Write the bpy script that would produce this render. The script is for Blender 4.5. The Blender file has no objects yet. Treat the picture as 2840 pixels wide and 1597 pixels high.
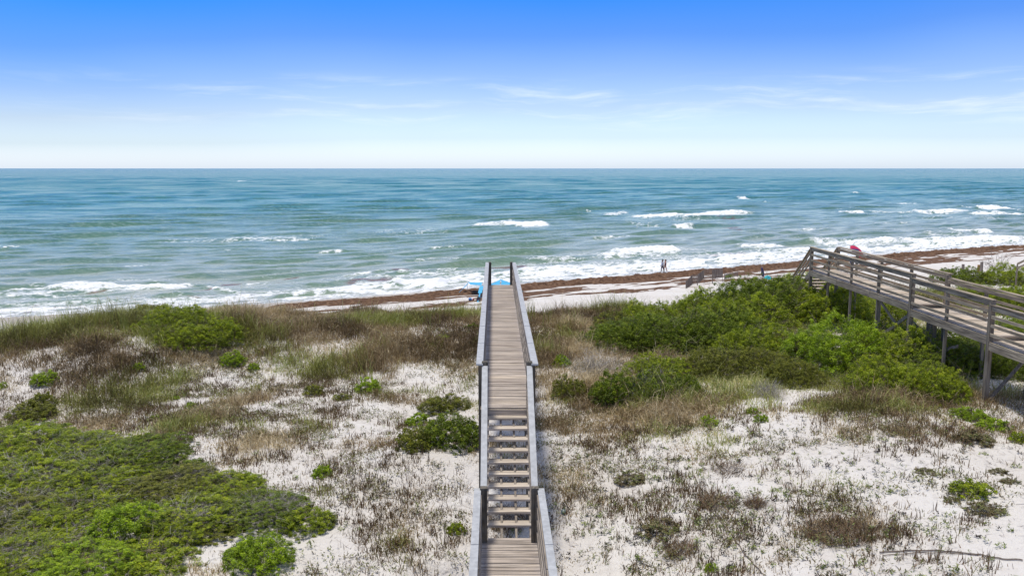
import bpy, math, random
import numpy as np
from mathutils import Vector, Matrix
random.seed(7)
R = math.radians
scene = bpy.context.scene
COL = scene.collection

# ------------------------------------------------------------------ camera
F = 2350.0; CX = 1420.0; CY = 798.5; PITCH = R(8.05); CAMZ = 14.5
cam_d = bpy.data.cameras.new("camera"); cam = bpy.data.objects.new("camera", cam_d); COL.objects.link(cam)
cam_d.sensor_width = 36; cam_d.lens = 36 * F / 2840; cam_d.clip_start = .3; cam_d.clip_end = 60000
cam.location = (0, 0, CAMZ); cam.rotation_euler = (R(90) - PITCH, 0, 0)
scene.camera = cam
scene.view_settings.view_transform = 'Standard'; scene.view_settings.look = 'None'
scene.view_settings.exposure = 0.66; scene.view_settings.gamma = 1; scene.view_settings.use_curve_mapping = False
try:
    scene.cycles.max_bounces = 6; scene.cycles.transparent_max_bounces = 6
    scene.cycles.diffuse_bounces = 3; scene.cycles.glossy_bounces = 2; scene.cycles.transmission_bounces = 2
    scene.cycles.caustics_reflective = False; scene.cycles.caustics_refractive = False
except Exception: pass

# ------------------------------------------------------------------ sun and sky
SUN_EL = 81.0; SUN_AZ = -72.0        # azimuth from +Y (view direction), negative = left
sd = Vector((math.sin(R(SUN_AZ)) * math.cos(R(SUN_EL)), math.cos(R(SUN_AZ)) * math.cos(R(SUN_EL)), math.sin(R(SUN_EL))))
sun_d = bpy.data.lights.new("sun", 'SUN'); sun = bpy.data.objects.new("sun", sun_d); COL.objects.link(sun)
sun_d.energy = 2.2; sun_d.angle = R(8.0); sun_d.color = (1, .96, .90)
sun.rotation_euler = sd.to_track_quat('Z', 'Y').to_euler()

def N(nt, typ, **kw):
    n = nt.nodes.new(typ)
    for k, v in kw.items(): setattr(n, k, v)
    return n
def math_n(nt, op, a, b=None, c=None, clamp=False):
    n = N(nt, 'ShaderNodeMath', operation=op, use_clamp=clamp)
    for i, v in enumerate((a, b, c)):
        if v is None: continue
        if isinstance(v, (int, float)): n.inputs[i].default_value = v
        else: nt.links.new(v, n.inputs[i])
    return n.outputs[0]
def mix_c(nt, fac, a, b, blend='MIX'):
    n = N(nt, 'ShaderNodeMix', data_type='RGBA', blend_type=blend)
    for s, v in ((n.inputs[0], fac), (n.inputs[6], a), (n.inputs[7], b)):
        if isinstance(v, (int, float)): s.default_value = v
        elif isinstance(v, (tuple, list)): s.default_value = (*v[:3], 1)
        else: nt.links.new(v, s)
    return n.outputs[2]
def ramp(nt, fac, stops, interp='LINEAR'):
    n = N(nt, 'ShaderNodeValToRGB'); cr = n.color_ramp; cr.interpolation = interp
    while len(cr.elements) < len(stops): cr.elements.new(.5)
    for e, (p, c) in zip(cr.elements, stops):
        e.position = p; e.color = (c, c, c, 1) if isinstance(c, (int, float)) else (*c, 1)
    if fac is not None: nt.links.new(fac, n.inputs[0])
    return n.outputs[0]
def maprange(nt, v, a, b, c=0., d=1., smooth=False):
    n = N(nt, 'ShaderNodeMapRange'); n.clamp = True
    if smooth: n.interpolation_type = 'SMOOTHSTEP'
    nt.links.new(v, n.inputs[0])
    for i, x in enumerate((a, b, c, d)): n.inputs[i + 1].default_value = x
    return n.outputs[0]
def noise(nt, vec, scale=1., detail=4., rough=.5, dist=0.):
    n = N(nt, 'ShaderNodeTexNoise'); n.inputs['Scale'].default_value = scale
    n.inputs['Detail'].default_value = detail; n.inputs['Roughness'].default_value = rough
    n.inputs['Distortion'].default_value = dist
    if vec is not None: nt.links.new(vec, n.inputs['Vector'])
    return n.outputs[0]
def mapping(nt, vec, scale=(1, 1, 1), loc=(0, 0, 0), rot=(0, 0, 0)):
    n = N(nt, 'ShaderNodeMapping'); nt.links.new(vec, n.inputs[0])
    n.inputs['Scale'].default_value = scale; n.inputs['Location'].default_value = loc; n.inputs['Rotation'].default_value = rot
    return n.outputs[0]

world = bpy.data.worlds.new("World"); scene.world = world; world.use_nodes = True
nt = world.node_tree; nt.nodes.clear()
sky = N(nt, 'ShaderNodeTexSky', sky_type='NISHITA'); sky.sun_disc = False
sky.sun_elevation = R(SUN_EL); sky.sun_rotation = R(SUN_AZ); sky.air_density = 1.0; sky.dust_density = 1.2; sky.ozone_density = 1.5
tc = N(nt, 'ShaderNodeTexCoord')
sx = N(nt, 'ShaderNodeSeparateXYZ'); nt.links.new(tc.outputs['Generated'], sx.inputs[0])
el = math_n(nt, 'ARCSINE', sx.outputs[2])
az = math_n(nt, 'ARCTAN2', sx.outputs[0], sx.outputs[1])
comb = N(nt, 'ShaderNodeCombineXYZ'); nt.links.new(az, comb.inputs[0]); nt.links.new(el, comb.inputs[1])
azel = comb.outputs[0]
# real sky structure: the pale sea haze thins out faster on the left
var = noise(nt, mapping(nt, azel, (2.2, 5, 1), (.3, .1, 0)), 1, 2)
var = math_n(nt, 'SUBTRACT', var, .5)
e2 = math_n(nt, 'ADD', el, math_n(nt, 'MULTIPLY', var, .05))
e2 = math_n(nt, 'ADD', e2, math_n(nt, 'MULTIPLY', maprange(nt, az, -.5, -.05, 1, 0, True), .022))
e2 = math_n(nt, 'ADD', el, math_n(nt, 'MULTIPLY', math_n(nt, 'SUBTRACT', e2, el), maprange(nt, el, 0, .09, 0, 1)))
e2 = maprange(nt, e2, 0, .25)
TINT = [(0, (1.0, 1.0, 1.0))]
tint = mix_c(nt, 1.0, ramp(nt, e2, [(0, (0.7381, 0.7857, 0.9762)), (0.13, (0.4262, 0.4762, 0.6095)), (0.27, (0.3238, 0.3476, 0.4524)), (0.415, (0.2238, 0.2714, 0.4119)), (0.6, (0.1071, 0.1976, 0.3929)), (0.78, (0.0452, 0.181, 0.4167)), (1.0, (0.0238, 0.131, 0.3571))]), (2.20, 2.32, 2.45), 'MULTIPLY')
# wispy cirrus streaks
warp = noise(nt, mapping(nt, azel, (6, 18, 1), (1, 2, 0)), 1, 3)
wv = N(nt, 'ShaderNodeVectorMath', operation='ADD'); nt.links.new(azel, wv.inputs[0])
wc = N(nt, 'ShaderNodeCombineXYZ'); nt.links.new(math_n(nt, 'MULTIPLY', math_n(nt, 'SUBTRACT', warp, .5), .035), wc.inputs[1]); nt.links.new(wc.outputs[0], wv.inputs[1])
cn = noise(nt, mapping(nt, wv.outputs[0], (5.5, 62, 1), (.7, .35, 0), (0, 0, .02)), 1, 7, .62)
cmask = math_n(nt, 'MULTIPLY', maprange(nt, el, .035, .06, 0, 1, True), maprange(nt, el, .112, .08, 0, 1, True))
clouds = math_n(nt, 'MULTIPLY', math_n(nt, 'MULTIPLY', maprange(nt, cn, .46, .82, 0, 1, True), math_n(nt, 'MULTIPLY', cmask, maprange(nt, az, -.55, -.2, .25, 1))), .62)
skyc = mix_c(nt, 1.0, sky.outputs[0], tint, 'MULTIPLY')
high = maprange(nt, el, .3, .9, 0, 1, True)
skyc = mix_c(nt, high, skyc, mix_c(nt, .6, sky.outputs[0], (3.1, 3.3, 3.5)))   # thin milky cloud overhead
skyc = mix_c(nt, clouds, skyc, (5.5, 5.9, 6.3))
bg = N(nt, 'ShaderNodeBackground'); nt.links.new(skyc, bg.inputs[0]); bg.inputs[1].default_value = .12
wo = N(nt, 'ShaderNodeOutputWorld'); nt.links.new(bg.outputs[0], wo.inputs[0])

# ------------------------------------------------------------------ numpy noise
class VN:
    def __init__(s, seed):
        s.t = np.random.RandomState(seed).rand(256, 256).astype(np.float32)
    def __call__(s, x, y):
        x = np.asarray(x, dtype=np.float64); y = np.asarray(y, dtype=np.float64)
        xi = np.floor(x).astype(np.int64); yi = np.floor(y).astype(np.int64)
        fx = x - xi; fy = y - yi
        fx = fx * fx * (3 - 2 * fx); fy = fy * fy * (3 - 2 * fy)
        a = s.t[yi & 255, xi & 255]; b = s.t[yi & 255, (xi + 1) & 255]
        c = s.t[(yi + 1) & 255, xi & 255]; d = s.t[(yi + 1) & 255, (xi + 1) & 255]
        return ((a * (1 - fx) + b * fx) * (1 - fy) + (c * (1 - fx) + d * fx) * fy) * 2 - 1
_vn = [VN(100 + i) for i in range(8)]
def fbm(x, y, oct=4, seed=0, gain=.5):
    r = 0; a = 1; n = 0
    for i in range(oct):
        r = r + a * _vn[(seed + i) % 8](x * 2 ** i + 13.7 * i + seed * 5.1, y * 2 ** i + 7.3 * i); n += a; a *= gain
    return r / n
def sstep(a, b, x):
    t = np.clip((x - a) / (b - a), 0, 1); return t * t * (3 - 2 * t)

# ------------------------------------------------------------------ the lie of the land
_DX = [-400, -100, -48, -26, -17, -3, 1, 10, 20, 29, 43, 60, 91, 200, 400]
_DY = [30, 64, 78.5, 86, 91.5, 99.5, 102.5, 107.5, 113, 118, 127.5, 138, 154, 205, 300]
def Ds(x):
    x = np.asarray(x, dtype=float)
    return sum(np.interp(x + o, _DX, _DY) for o in (-9, -5, 0, 5, 9)) / 5
def crest(x):
    return sum(np.interp(np.asarray(x, dtype=float) + o, [-400, -100, -48, -20, 0, 15, 30, 60, 200, 400], [-20, 25, 36, 40, 43, 43.5, 49, 66, 150, 255]) for o in (-5, 0, 5)) / 3
SCARP = (-2.6, 16.9)
def h(x, y):
    x = np.asarray(x, dtype=float); y = np.asarray(y, dtype=float)
    c = crest(x) + 2.2 * fbm(x / 11, y / 40, 2, 5); d = y - c; v = y - Ds(x)
    b0_ = 6.3 + .085 * np.clip(x, -3, 15) - .5 * sstep(17, 28, x)
    zp = b0_ + (np.interp(x, [-27, -23.5, -21, -17.5, -10, 0, 8.5, 12.5, 17, 26], [5.9, 6.3, 7.2, 7.8, 7.5, 7.25, 6.8, 7.6, 7.5, 6.5]) - b0_) * np.exp(-((d + 3) / 5.) ** 2)
    zp = zp + .52 * fbm(x / 8.5, y / 8.5, 3, 1) + .07 * fbm(x / 1.6, y / 1.6, 2, 3)
    zp = zp + .65 * np.exp(-((x + 2.6) / 2.4) ** 2 - ((y - 23.4) / 2.6) ** 2)
    zp = zp - .30 * np.exp(-((x - .3) / 1.5) ** 2) * sstep(24, 17, y)
    q = (x - SCARP[0]) * .55 - (y - SCARP[1]) * 1.0 + .5 * fbm(x / 1.2, y / 1.2, 2, 6)
    zp = zp - .42 * sstep(-.12, .30, q) * np.exp(-((x - SCARP[0]) / 2.6) ** 2 - ((y - SCARP[1] + .6) / 2.0) ** 2)
    hb = np.where(v < 0, .5 - .03 * v, .5 - .05 * v); hb = np.maximum(hb, -6)
    hb = hb + .05 * fbm(x / 3, y / 3, 2, 2) * sstep(2, -4, v)
    z = zp + (hb - zp) * sstep(0, 15, d)
    # micro relief: trampled, wind-rippled sand
    z = z + .022 * fbm(x / .45, y / .45, 2, 4) * sstep(90, 30, y)
    return z
def proj(x, y, z):
    dz = z - CAMZ; dep = y * math.cos(PITCH) - dz * math.sin(PITCH); up = y * math.sin(PITCH) + dz * math.cos(PITCH)
    return CX + F * x / dep, CY - F * up / dep, dep
def ray(px, py):
    a = (px - CX) / F; b = -(py - CY) / F
    return np.array([a, math.cos(PITCH) + b * math.sin(PITCH), -math.sin(PITCH) + b * math.cos(PITCH)])
def at(px, py):
    d = ray(px, py); t = np.arange(9, 330, .03)
    X, Y, Z = d[0] * t, d[1] * t, CAMZ + d[2] * t
    k = int(np.argmax(Z < h(X, Y)))
    return float(X[k]), float(Y[k]), float(h(X[k], Y[k])), float(t[k])
def atz(px, py, z):
    d = ray(px, py); t = (z - CAMZ) / d[2]
    return float(d[0] * t), float(d[1] * t), z
def aty(px, py, y):
    d = ray(px, py); t = y / d[1]
    return float(d[0] * t), y, float(CAMZ + d[2] * t)

# ------------------------------------------------------------------ object helpers
def tag(o, label=None, cat=None, group=None, kind=None):
    if label: o['label'] = label
    if cat: o['category'] = cat
    if group: o['group'] = group
    if kind: o['kind'] = kind
    return o
def empty(name, loc, label=None, cat=None, group=None):
    o = bpy.data.objects.new(name, None); COL.objects.link(o); o.location = loc; o.empty_display_size = .3
    return tag(o, label, cat, group)
def link(name, me, mat=None, parent=None, world_mesh=True):
    o = bpy.data.objects.new(name, me); COL.objects.link(o)
    if mat is not None:
        if len(me.materials) == 0: me.materials.append(mat)
        else:
            o.material_slots[0].link = 'OBJECT'; o.material_slots[0].material = mat
    if parent is not None:
        o.parent = parent
        if world_mesh: o.matrix_parent_inverse = Matrix.Translation(parent.location).inverted()
    return o
def np_mesh(name, verts, loops, starts, totals, attrs=None, smooth=False):
    me = bpy.data.meshes.new(name)
    verts = np.ascontiguousarray(verts, dtype=np.float32)
    me.vertices.add(len(verts)); me.vertices.foreach_set('co', verts.ravel())
    me.loops.add(len(loops)); me.loops.foreach_set('vertex_index', np.ascontiguousarray(loops, dtype=np.int32))
    me.polygons.add(len(starts)); me.polygons.foreach_set('loop_start', np.ascontiguousarray(starts, dtype=np.int32))
    try: me.polygons.foreach_set('loop_total', np.ascontiguousarray(totals, dtype=np.int32))
    except Exception: pass
    me.polygons.foreach_set('use_smooth', np.full(len(starts), smooth, dtype=bool))
    for k, (dom, arr) in (attrs or {}).items():
        a = me.attributes.new(k, 'FLOAT', dom); a.data.foreach_set('value', np.ascontiguousarray(arr, dtype=np.float32))
    me.update(calc_edges=True); me.validate()
    return me
def quad_mesh(name, verts, quads, attrs=None, smooth=False):
    q = np.asarray(quads, dtype=np.int32); n = len(q)
    return np_mesh(name, verts, q.ravel(), np.arange(n) * 4, np.full(n, 4), attrs, smooth)
def grid_mesh(name, X, Y, Z, attrs=None, smooth=True):
    r, c = X.shape; idx = np.arange(r * c).reshape(r, c)
    q = np.stack([idx[:-1, :-1], idx[:-1, 1:], idx[1:, 1:], idx[1:, :-1]], -1).reshape(-1, 4)
    return quad_mesh(name, np.stack([X, Y, Z], -1).reshape(-1, 3), q, {k: ('POINT', v.ravel()) for k, v in (attrs or {}).items()}, smooth)
class MB:
    def __init__(s): s.v = []; s.f = []
    def hexa(s, c8):
        b = len(s.v); s.v += [tuple(p) for p in c8]
        s.f += [(b, b + 3, b + 2, b + 1), (b + 4, b + 5, b + 6, b + 7), (b, b + 1, b + 5, b + 4), (b + 1, b + 2, b + 6, b + 5), (b + 2, b + 3, b + 7, b + 6), (b + 3, b, b + 4, b + 7)]
    def box(s, x0, x1, y0, y1, z0, z1, j=0.):
        J = lambda: random.uniform(-j, j)
        s.hexa([(x0 + J(), y0, z0), (x1 + J(), y0, z0), (x1 + J(), y1, z0), (x0 + J(), y1, z0), (x0 + J(), y0, z1 + J() * .4), (x1 + J(), y0, z1 + J() * .4), (x1 + J(), y1, z1 + J() * .4), (x0 + J(), y1, z1 + J() * .4)])
    def beam(s, p0, p1, w, t, up=(0, 0, 1)):
        p0 = Vector(p0); p1 = Vector(p1); d = (p1 - p0).normalized(); up = Vector(up)
        if abs(d.dot(up)) > .98: up = Vector((0, 1, 0))
        a = d.cross(up).normalized() * (w / 2); b = a.cross(d).normalized() * (t / 2)
        s.hexa([p0 - a - b, p0 + a - b, p1 + a - b, p1 - a - b, p0 - a + b, p0 + a + b, p1 + a + b, p1 - a + b])
    def tube(s, pts, rad, n=5):
        pts = [Vector(p) for p in pts]; rad = rad if isinstance(rad, (list, tuple)) else [rad] * len(pts)
        b0 = len(s.v)
        for i, p in enumerate(pts):
            d = (pts[min(i + 1, len(pts) - 1)] - pts[max(i - 1, 0)]).normalized()
            u = d.orthogonal().normalized() if abs(d.z) < .9 else Vector((1, 0, 0)); u = (u - d * u.dot(d)).normalized(); w = d.cross(u)
            for k in range(n):
                a = 2 * math.pi * k / n; s.v.append(tuple(p + (u * math.cos(a) + w * math.sin(a)) * rad[i]))
        for i in range(len(pts) - 1):
            for k in range(n):
                a = b0 + i * n + k; b = b0 + i * n + (k + 1) % n; s.f.append((a, b, b + n, a + n))
        s.f.append(tuple(b0 + k for k in range(n))[::-1]); s.f.append(tuple(b0 + (len(pts) - 1) * n + k for k in range(n)))
    def lathe(s, c, prof, n=16, squash=1.):
        b0 = len(s.v)
        for r, z in prof:
            for k in range(n):
                a = 2 * math.pi * k / n; s.v.append((c[0] + r * math.cos(a), c[1] + r * math.sin(a) * squash, c[2] + z))
        for i in range(len(prof) - 1):
            for k in range(n):
                a = b0 + i * n + k; b = b0 + i * n + (k + 1) % n; s.f.append((a, b, b + n, a + n))
    def build(s, name, mat, parent=None, smooth=False):
        me = bpy.data.meshes.new(name); me.from_pydata(s.v, [], s.f)
        if smooth: me.polygons.foreach_set('use_smooth', np.ones(len(me.polygons), dtype=bool))
        me.update(); return link(name, me, mat, parent)

# ------------------------------------------------------------------ materials
def new_mat(name):
    m = bpy.data.materials.new(name); m.use_nodes = True; t = m.node_tree; t.nodes.clear()
    o = N(t, 'ShaderNodeOutputMaterial'); b = N(t, 'ShaderNodeBsdfPrincipled'); t.links.new(b.outputs[0], o.inputs[0])
    return m, t, b, o
def setc(t, s, v):
    if isinstance(v, (tuple, list)): s.default_value = (*v[:3], 1)
    elif isinstance(v, (int, float)): s.default_value = v
    else: t.links.new(v, s)
def bump(t, b, hgt, strength=.5, dist=.02):
    n = N(t, 'ShaderNodeBump'); n.inputs['Strength'].default_value = strength; n.inputs['Distance'].default_value = dist
    t.links.new(hgt, n.inputs['Height']); t.links.new(n.outputs[0], b.inputs['Normal'])
def wood(name, axis, stops, rough=.85, contrast=.5):
    m, t, b, o = new_mat(name)
    tcn = N(t, 'ShaderNodeNewGeometry').outputs['Position']
    geo = N(t, 'ShaderNodeNewGeometry')
    rnd = geo.outputs['Random Per Island']
    sc = {'x': (1.2, 26, 26), 'y': (26, 1.2, 26), 'z': (26, 26, 1.2)}[axis]
    off = N(t, 'ShaderNodeCombineXYZ')
    for i in range(3): t.links.new(math_n(t, 'MULTIPLY', rnd, 37. + 11 * i), off.inputs[i])
    va = N(t, 'ShaderNodeVectorMath', operation='ADD'); t.links.new(mapping(t, tcn, sc), va.inputs[0]); t.links.new(off.outputs[0], va.inputs[1])
    g = noise(t, va.outputs[0], 1, 6, .65)
    va2 = N(t, 'ShaderNodeVectorMath', operation='ADD'); t.links.new(mapping(t, tcn, tuple(.12 * k if k > 2 else .9 for k in sc)), va2.inputs[0]); t.links.new(off.outputs[0], va2.inputs[1])
    g2 = noise(t, va2.outputs[0], 1, 3, .5)
    f = math_n(t, 'ADD', math_n(t, 'MULTIPLY', rnd, .38), math_n(t, 'MULTIPLY', g2, .62))
    col = ramp(t, f, stops)
    dk = maprange(t, g, .36, .62, 1 - contrast, 1.08)
    c = N(t, 'ShaderNodeCombineColor')
    for i in range(3): t.links.new(dk, c.inputs[i])
    col = mix_c(t, 1, mix_c(t, 1, col, c.outputs[0], 'MULTIPLY'), (1.05, 1.0, .91), 'MULTIPLY')
    setc(t, b.inputs['Base Color'], col); b.inputs['Roughness'].default_value = rough
    b.inputs['Specular IOR Level'].default_value = .25
    bump(t, b, g, .6, .006)
    return m
DECKC = [(.15, (.29, .245, .215)), (.38, (.42, .37, .335)), (.6, (.52, .465, .425)), (.85, (.58, .50, .41))]
GREYC = [(.15, (.16, .14, .12)), (.4, (.27, .24, .21)), (.65, (.36, .32, .28)), (.9, (.45, .39, .31))]
OLDC = [(.1, (.13, .11, .095)), (.35, (.27, .225, .17)), (.55, (.39, .33, .25)), (.75, (.50, .425, .31)), (.95, (.36, .38, .37))]
W_deck = wood("weathered_deck_wood", 'x', DECKC, contrast=.62)
W_tread = wood("weathered_tread_wood", 'x', [(.15, (.34, .285, .235)), (.4, (.48, .425, .37)), (.65, (.57, .515, .455)), (.9, (.60, .48, .36))], contrast=.45)
W_y = wood("weathered_rail_wood", 'y', GREYC, contrast=.6)
W_z = wood("weathered_post_wood", 'z', [(.15, (.075, .07, .06)), (.4, (.13, .12, .10)), (.7, (.19, .17, .14)), (.95, (.25, .21, .17))], contrast=.65)
O_deck = wood("old_deck_wood", 'x', [(.15, (.24, .20, .165)), (.4, (.50, .44, .37)), (.65, (.62, .55, .48)), (.93, (.62, .45, .25))], contrast=.4)
O_y = wood("old_rail_wood", 'y', OLDC, contrast=.65)
O_z = wood("old_post_wood", 'z', [(.1, (.14, .12, .095)), (.4, (.25, .215, .17)), (.7, (.36, .31, .24)), (.95, (.44, .38, .30))], contrast=.6)
def plain(name, col, rough=.7, var=.15, scale=8., trans=0., spec=.3):
    m, t, b, o = new_mat(name); p = N(t, 'ShaderNodeNewGeometry').outputs['Position']
    g = noise(t, p, scale, 4)
    c1 = tuple(max(0, x * (1 - var)) for x in col); c2 = tuple(min(1, x * (1 + var)) for x in col)
    col_s = ramp(t, g, [(.3, c1), (.7, c2)]); setc(t, b.inputs['Base Color'], col_s); b.inputs['Roughness'].default_value = rough
    b.inputs['Specular IOR Level'].default_value = spec
    if trans:
        tr = N(t, 'ShaderNodeBsdfTranslucent'); t.links.new(col_s, tr.inputs[0]); ms = N(t, 'ShaderNodeMixShader'); ms.inputs[0].default_value = trans
        t.links.new(b.outputs[0], ms.inputs[1]); t.links.new(tr.outputs[0], ms.inputs[2]); t.links.new(ms.outputs[0], o.inputs[0])
    return m
M_cap = plain("grey_capped_rail", (.385, .385, .37), .6, .17, 9)
def leafmat(name, stops, trans=.36, rough=.5):
    m, t, b, o = new_mat(name); a = N(t, 'ShaderNodeAttribute', attribute_name='v')
    col = ramp(t, a.outputs['Fac'], stops); setc(t, b.inputs['Base Color'], col); b.inputs['Roughness'].default_value = rough
    b.inputs['Specular IOR Level'].default_value = .3
    if trans:
        tr = N(t, 'ShaderNodeBsdfTranslucent'); t.links.new(mix_c(t, 1, col, (1.15, 1.2, .6), 'MULTIPLY'), tr.inputs[0]); ms = N(t, 'ShaderNodeMixShader'); ms.inputs[0].default_value = trans
        t.links.new(b.outputs[0], ms.inputs[1]); t.links.new(tr.outputs[0], ms.inputs[2]); t.links.new(ms.outputs[0], o.inputs[0])
    return m
L = {
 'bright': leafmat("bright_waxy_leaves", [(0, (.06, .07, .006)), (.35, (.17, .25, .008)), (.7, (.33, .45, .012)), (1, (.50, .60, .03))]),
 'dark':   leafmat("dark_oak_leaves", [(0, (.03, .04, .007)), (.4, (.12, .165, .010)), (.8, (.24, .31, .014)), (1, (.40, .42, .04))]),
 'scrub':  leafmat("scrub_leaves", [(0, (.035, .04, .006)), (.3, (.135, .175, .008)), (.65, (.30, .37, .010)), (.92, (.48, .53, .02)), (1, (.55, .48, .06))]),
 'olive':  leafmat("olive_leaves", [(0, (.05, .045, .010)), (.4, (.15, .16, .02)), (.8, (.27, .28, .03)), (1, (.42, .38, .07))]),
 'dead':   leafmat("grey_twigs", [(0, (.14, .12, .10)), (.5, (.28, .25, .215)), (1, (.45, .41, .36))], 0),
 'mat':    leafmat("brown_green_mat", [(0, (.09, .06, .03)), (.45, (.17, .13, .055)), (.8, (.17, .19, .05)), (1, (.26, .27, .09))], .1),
}
M_stem = plain("shrub_bark", (.17, .135, .105), .9, .3, 20)
M_green = leafmat("dune_grass_blades", [(0, (.12, .10, .03)), (.35, (.27, .26, .065)), (.7, (.42, .42, .12)), (.9, (.28, .36, .09)), (1, (.68, .60, .32))], .25)
M_dry = leafmat("dry_grass_blades", [(0, (.10, .065, .03)), (.4, (.27, .185, .09)), (.75, (.44, .33, .18)), (1, (.66, .54, .34))], .15)
M_stub = leafmat("dead_stalks", [(0, (.045, .03, .015)), (.35, (.13, .075, .035)), (.6, (.22, .13, .06)), (.8, (.16, .15, .04)), (1, (.40, .31, .16))], 0)
M_weed = leafmat("weed_leaves", [(0, (.03, .02, .015)), (.30, (.06, .04, .035)), (.42, (.10, .13, .03)), (.7, (.20, .25, .06)), (1, (.34, .36, .12))], .15)
M_lit = leafmat("plant_litter", [(0, (.08, .06, .05)), (.5, (.20, .155, .12)), (1, (.36, .30, .24))], 0)

# ------------------------------------------------------------------ ground
def nonuni(segs):
    out = []
    for a, b, st in segs: out.append(np.arange(a, b, st))
    out.append(np.array([segs[-1][1]])); return np.concatenate(out)
gx = nonuni([(-420, -60, 6), (-60, -30, .8), (-30, -14, .22), (-14, 15, .12), (15, 34, .22), (34, 130, 1.0), (130, 430, 8)])
gy = nonuni([(-260, 0, 10), (0, 11, .8), (11, 30, .12), (30, 62, .22), (62, 165, .5), (165, 330, 5)])
GX, GY = np.meshgrid(gx, gy); GZ = h(GX, GY)
VV = GY - Ds(GX)
wet = sstep(-9, -2.0, VV + 1.6 * fbm(GX / 6, GY / 6, 3, 7))
grd = grid_mesh("dune_and_beach", GX, GY, GZ, {'wet': wet})
m, t, b, o = new_mat("white_sand")
P = N(t, 'ShaderNodeNewGeometry').outputs['Position']
n1 = noise(t, P, .35, 5, .6); n2 = noise(t, P, 5, 6, .7); n3 = noise(t, mapping(t, P, (1, 1, 1), (9, 3, 1)), 26, 3, .6)
c = ramp(t, n1, [(.3, (.56, .515, .45)), (.55, (.62, .58, .52)), (.75, (.65, .62, .57))])
c = mix_c(t, math_n(t, 'MULTIPLY', maprange(t, n2, .50, .72), .45), c, (.48, .42, .36))
c = mix_c(t, math_n(t, 'MULTIPLY', maprange(t, n3, .66, .74), .55), c, (.17, .125, .10))
aw = N(t, 'ShaderNodeAttribute', attribute_name='wet')
c = mix_c(t, aw.outputs['Fac'], c, (.40, .36, .31))
setc(t, b.inputs['Base Color'], c); b.inputs['Roughness'].default_value = .95; b.inputs['Specular IOR Level'].default_value = .15
bump(t, b, math_n(t, 'ADD', noise(t, P, 2.6, 5, .65), math_n(t, 'MULTIPLY', n2, .4)), 1.0, .12)
tag(link("sand", grd, m), "white sand of the dunes and the beach", "sand", kind='structure')

# ------------------------------------------------------------------ sea
SEA = .45
rows = 900
step = .26 * 1.0075 ** np.arange(rows); vv = -4 + np.concatenate([[0], np.cumsum(step)])
cols = 1700
u = np.linspace(-1, 1, cols); u = .58 * u + .42 * u ** 3
half = 160 + 1.25 * np.maximum(vv, 0)
SXm = u[None, :] * half[:, None] + .08 * np.clip(vv, 0, 300)[:, None]
base = Ds(SXm); far = sstep(150, 900, vv)[:, None]
SYm = base * (1 - far) + 110 * far + vv[:, None]
V = np.repeat(vv[:, None], cols, 1)
dstep = np.repeat(np.concatenate([step, step[-1:]])[:, None], cols, 1)
# swell and chop
warpx = 5.0 * fbm(SXm / 26, V / 22, 3, 2)
nearfade = sstep(2, 26, V); farf = 1 - sstep(260, 700, V)
Z = np.zeros_like(V); foam = np.zeros_like(V)
def crestwave(lam, amp, seed, sharp=1.6, ang=0.):
    ph = (V + ang * SXm + warpx * (lam / 13) + seed * 3.1) / lam * 2 * math.pi
    env = np.clip(.45 + 1.1 * fbm(SXm / (lam * 1.25), V / (lam * 1.1), 2, seed), 0, 1.4)
    s = (.5 + .5 * np.cos(ph)) ** sharp * 2 - .7
    return amp * env * s * np.clip((lam / 2.6 - dstep) / (lam / 6), 0, 1)
Z += crestwave(13.5, .46, 0, 2.2) * nearfade * (1 - .5 * sstep(200, 700, V)) + crestwave(34., .5, 5, 1.5, .06) * sstep(60, 250, V)
Z += crestwave(7.3, .24, 1, 1.6, .12) * sstep(0, 18, V)
Z += crestwave(4.1, .13, 3, 1.4, -.2) * sstep(0, 10, V)
for lam, amp, sd_ in ((3.2, .17, 1), (1.6, .10, 4), (.85, .05, 6)):
    Z += amp * fbm(SXm / (lam * 1.9), (V + .15 * SXm) / lam, 2, sd_) * np.clip((lam / 1.6 - dstep) / (lam / 3), 0, 1) * (.35 + .65 * sstep(0, 12, V))
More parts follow.
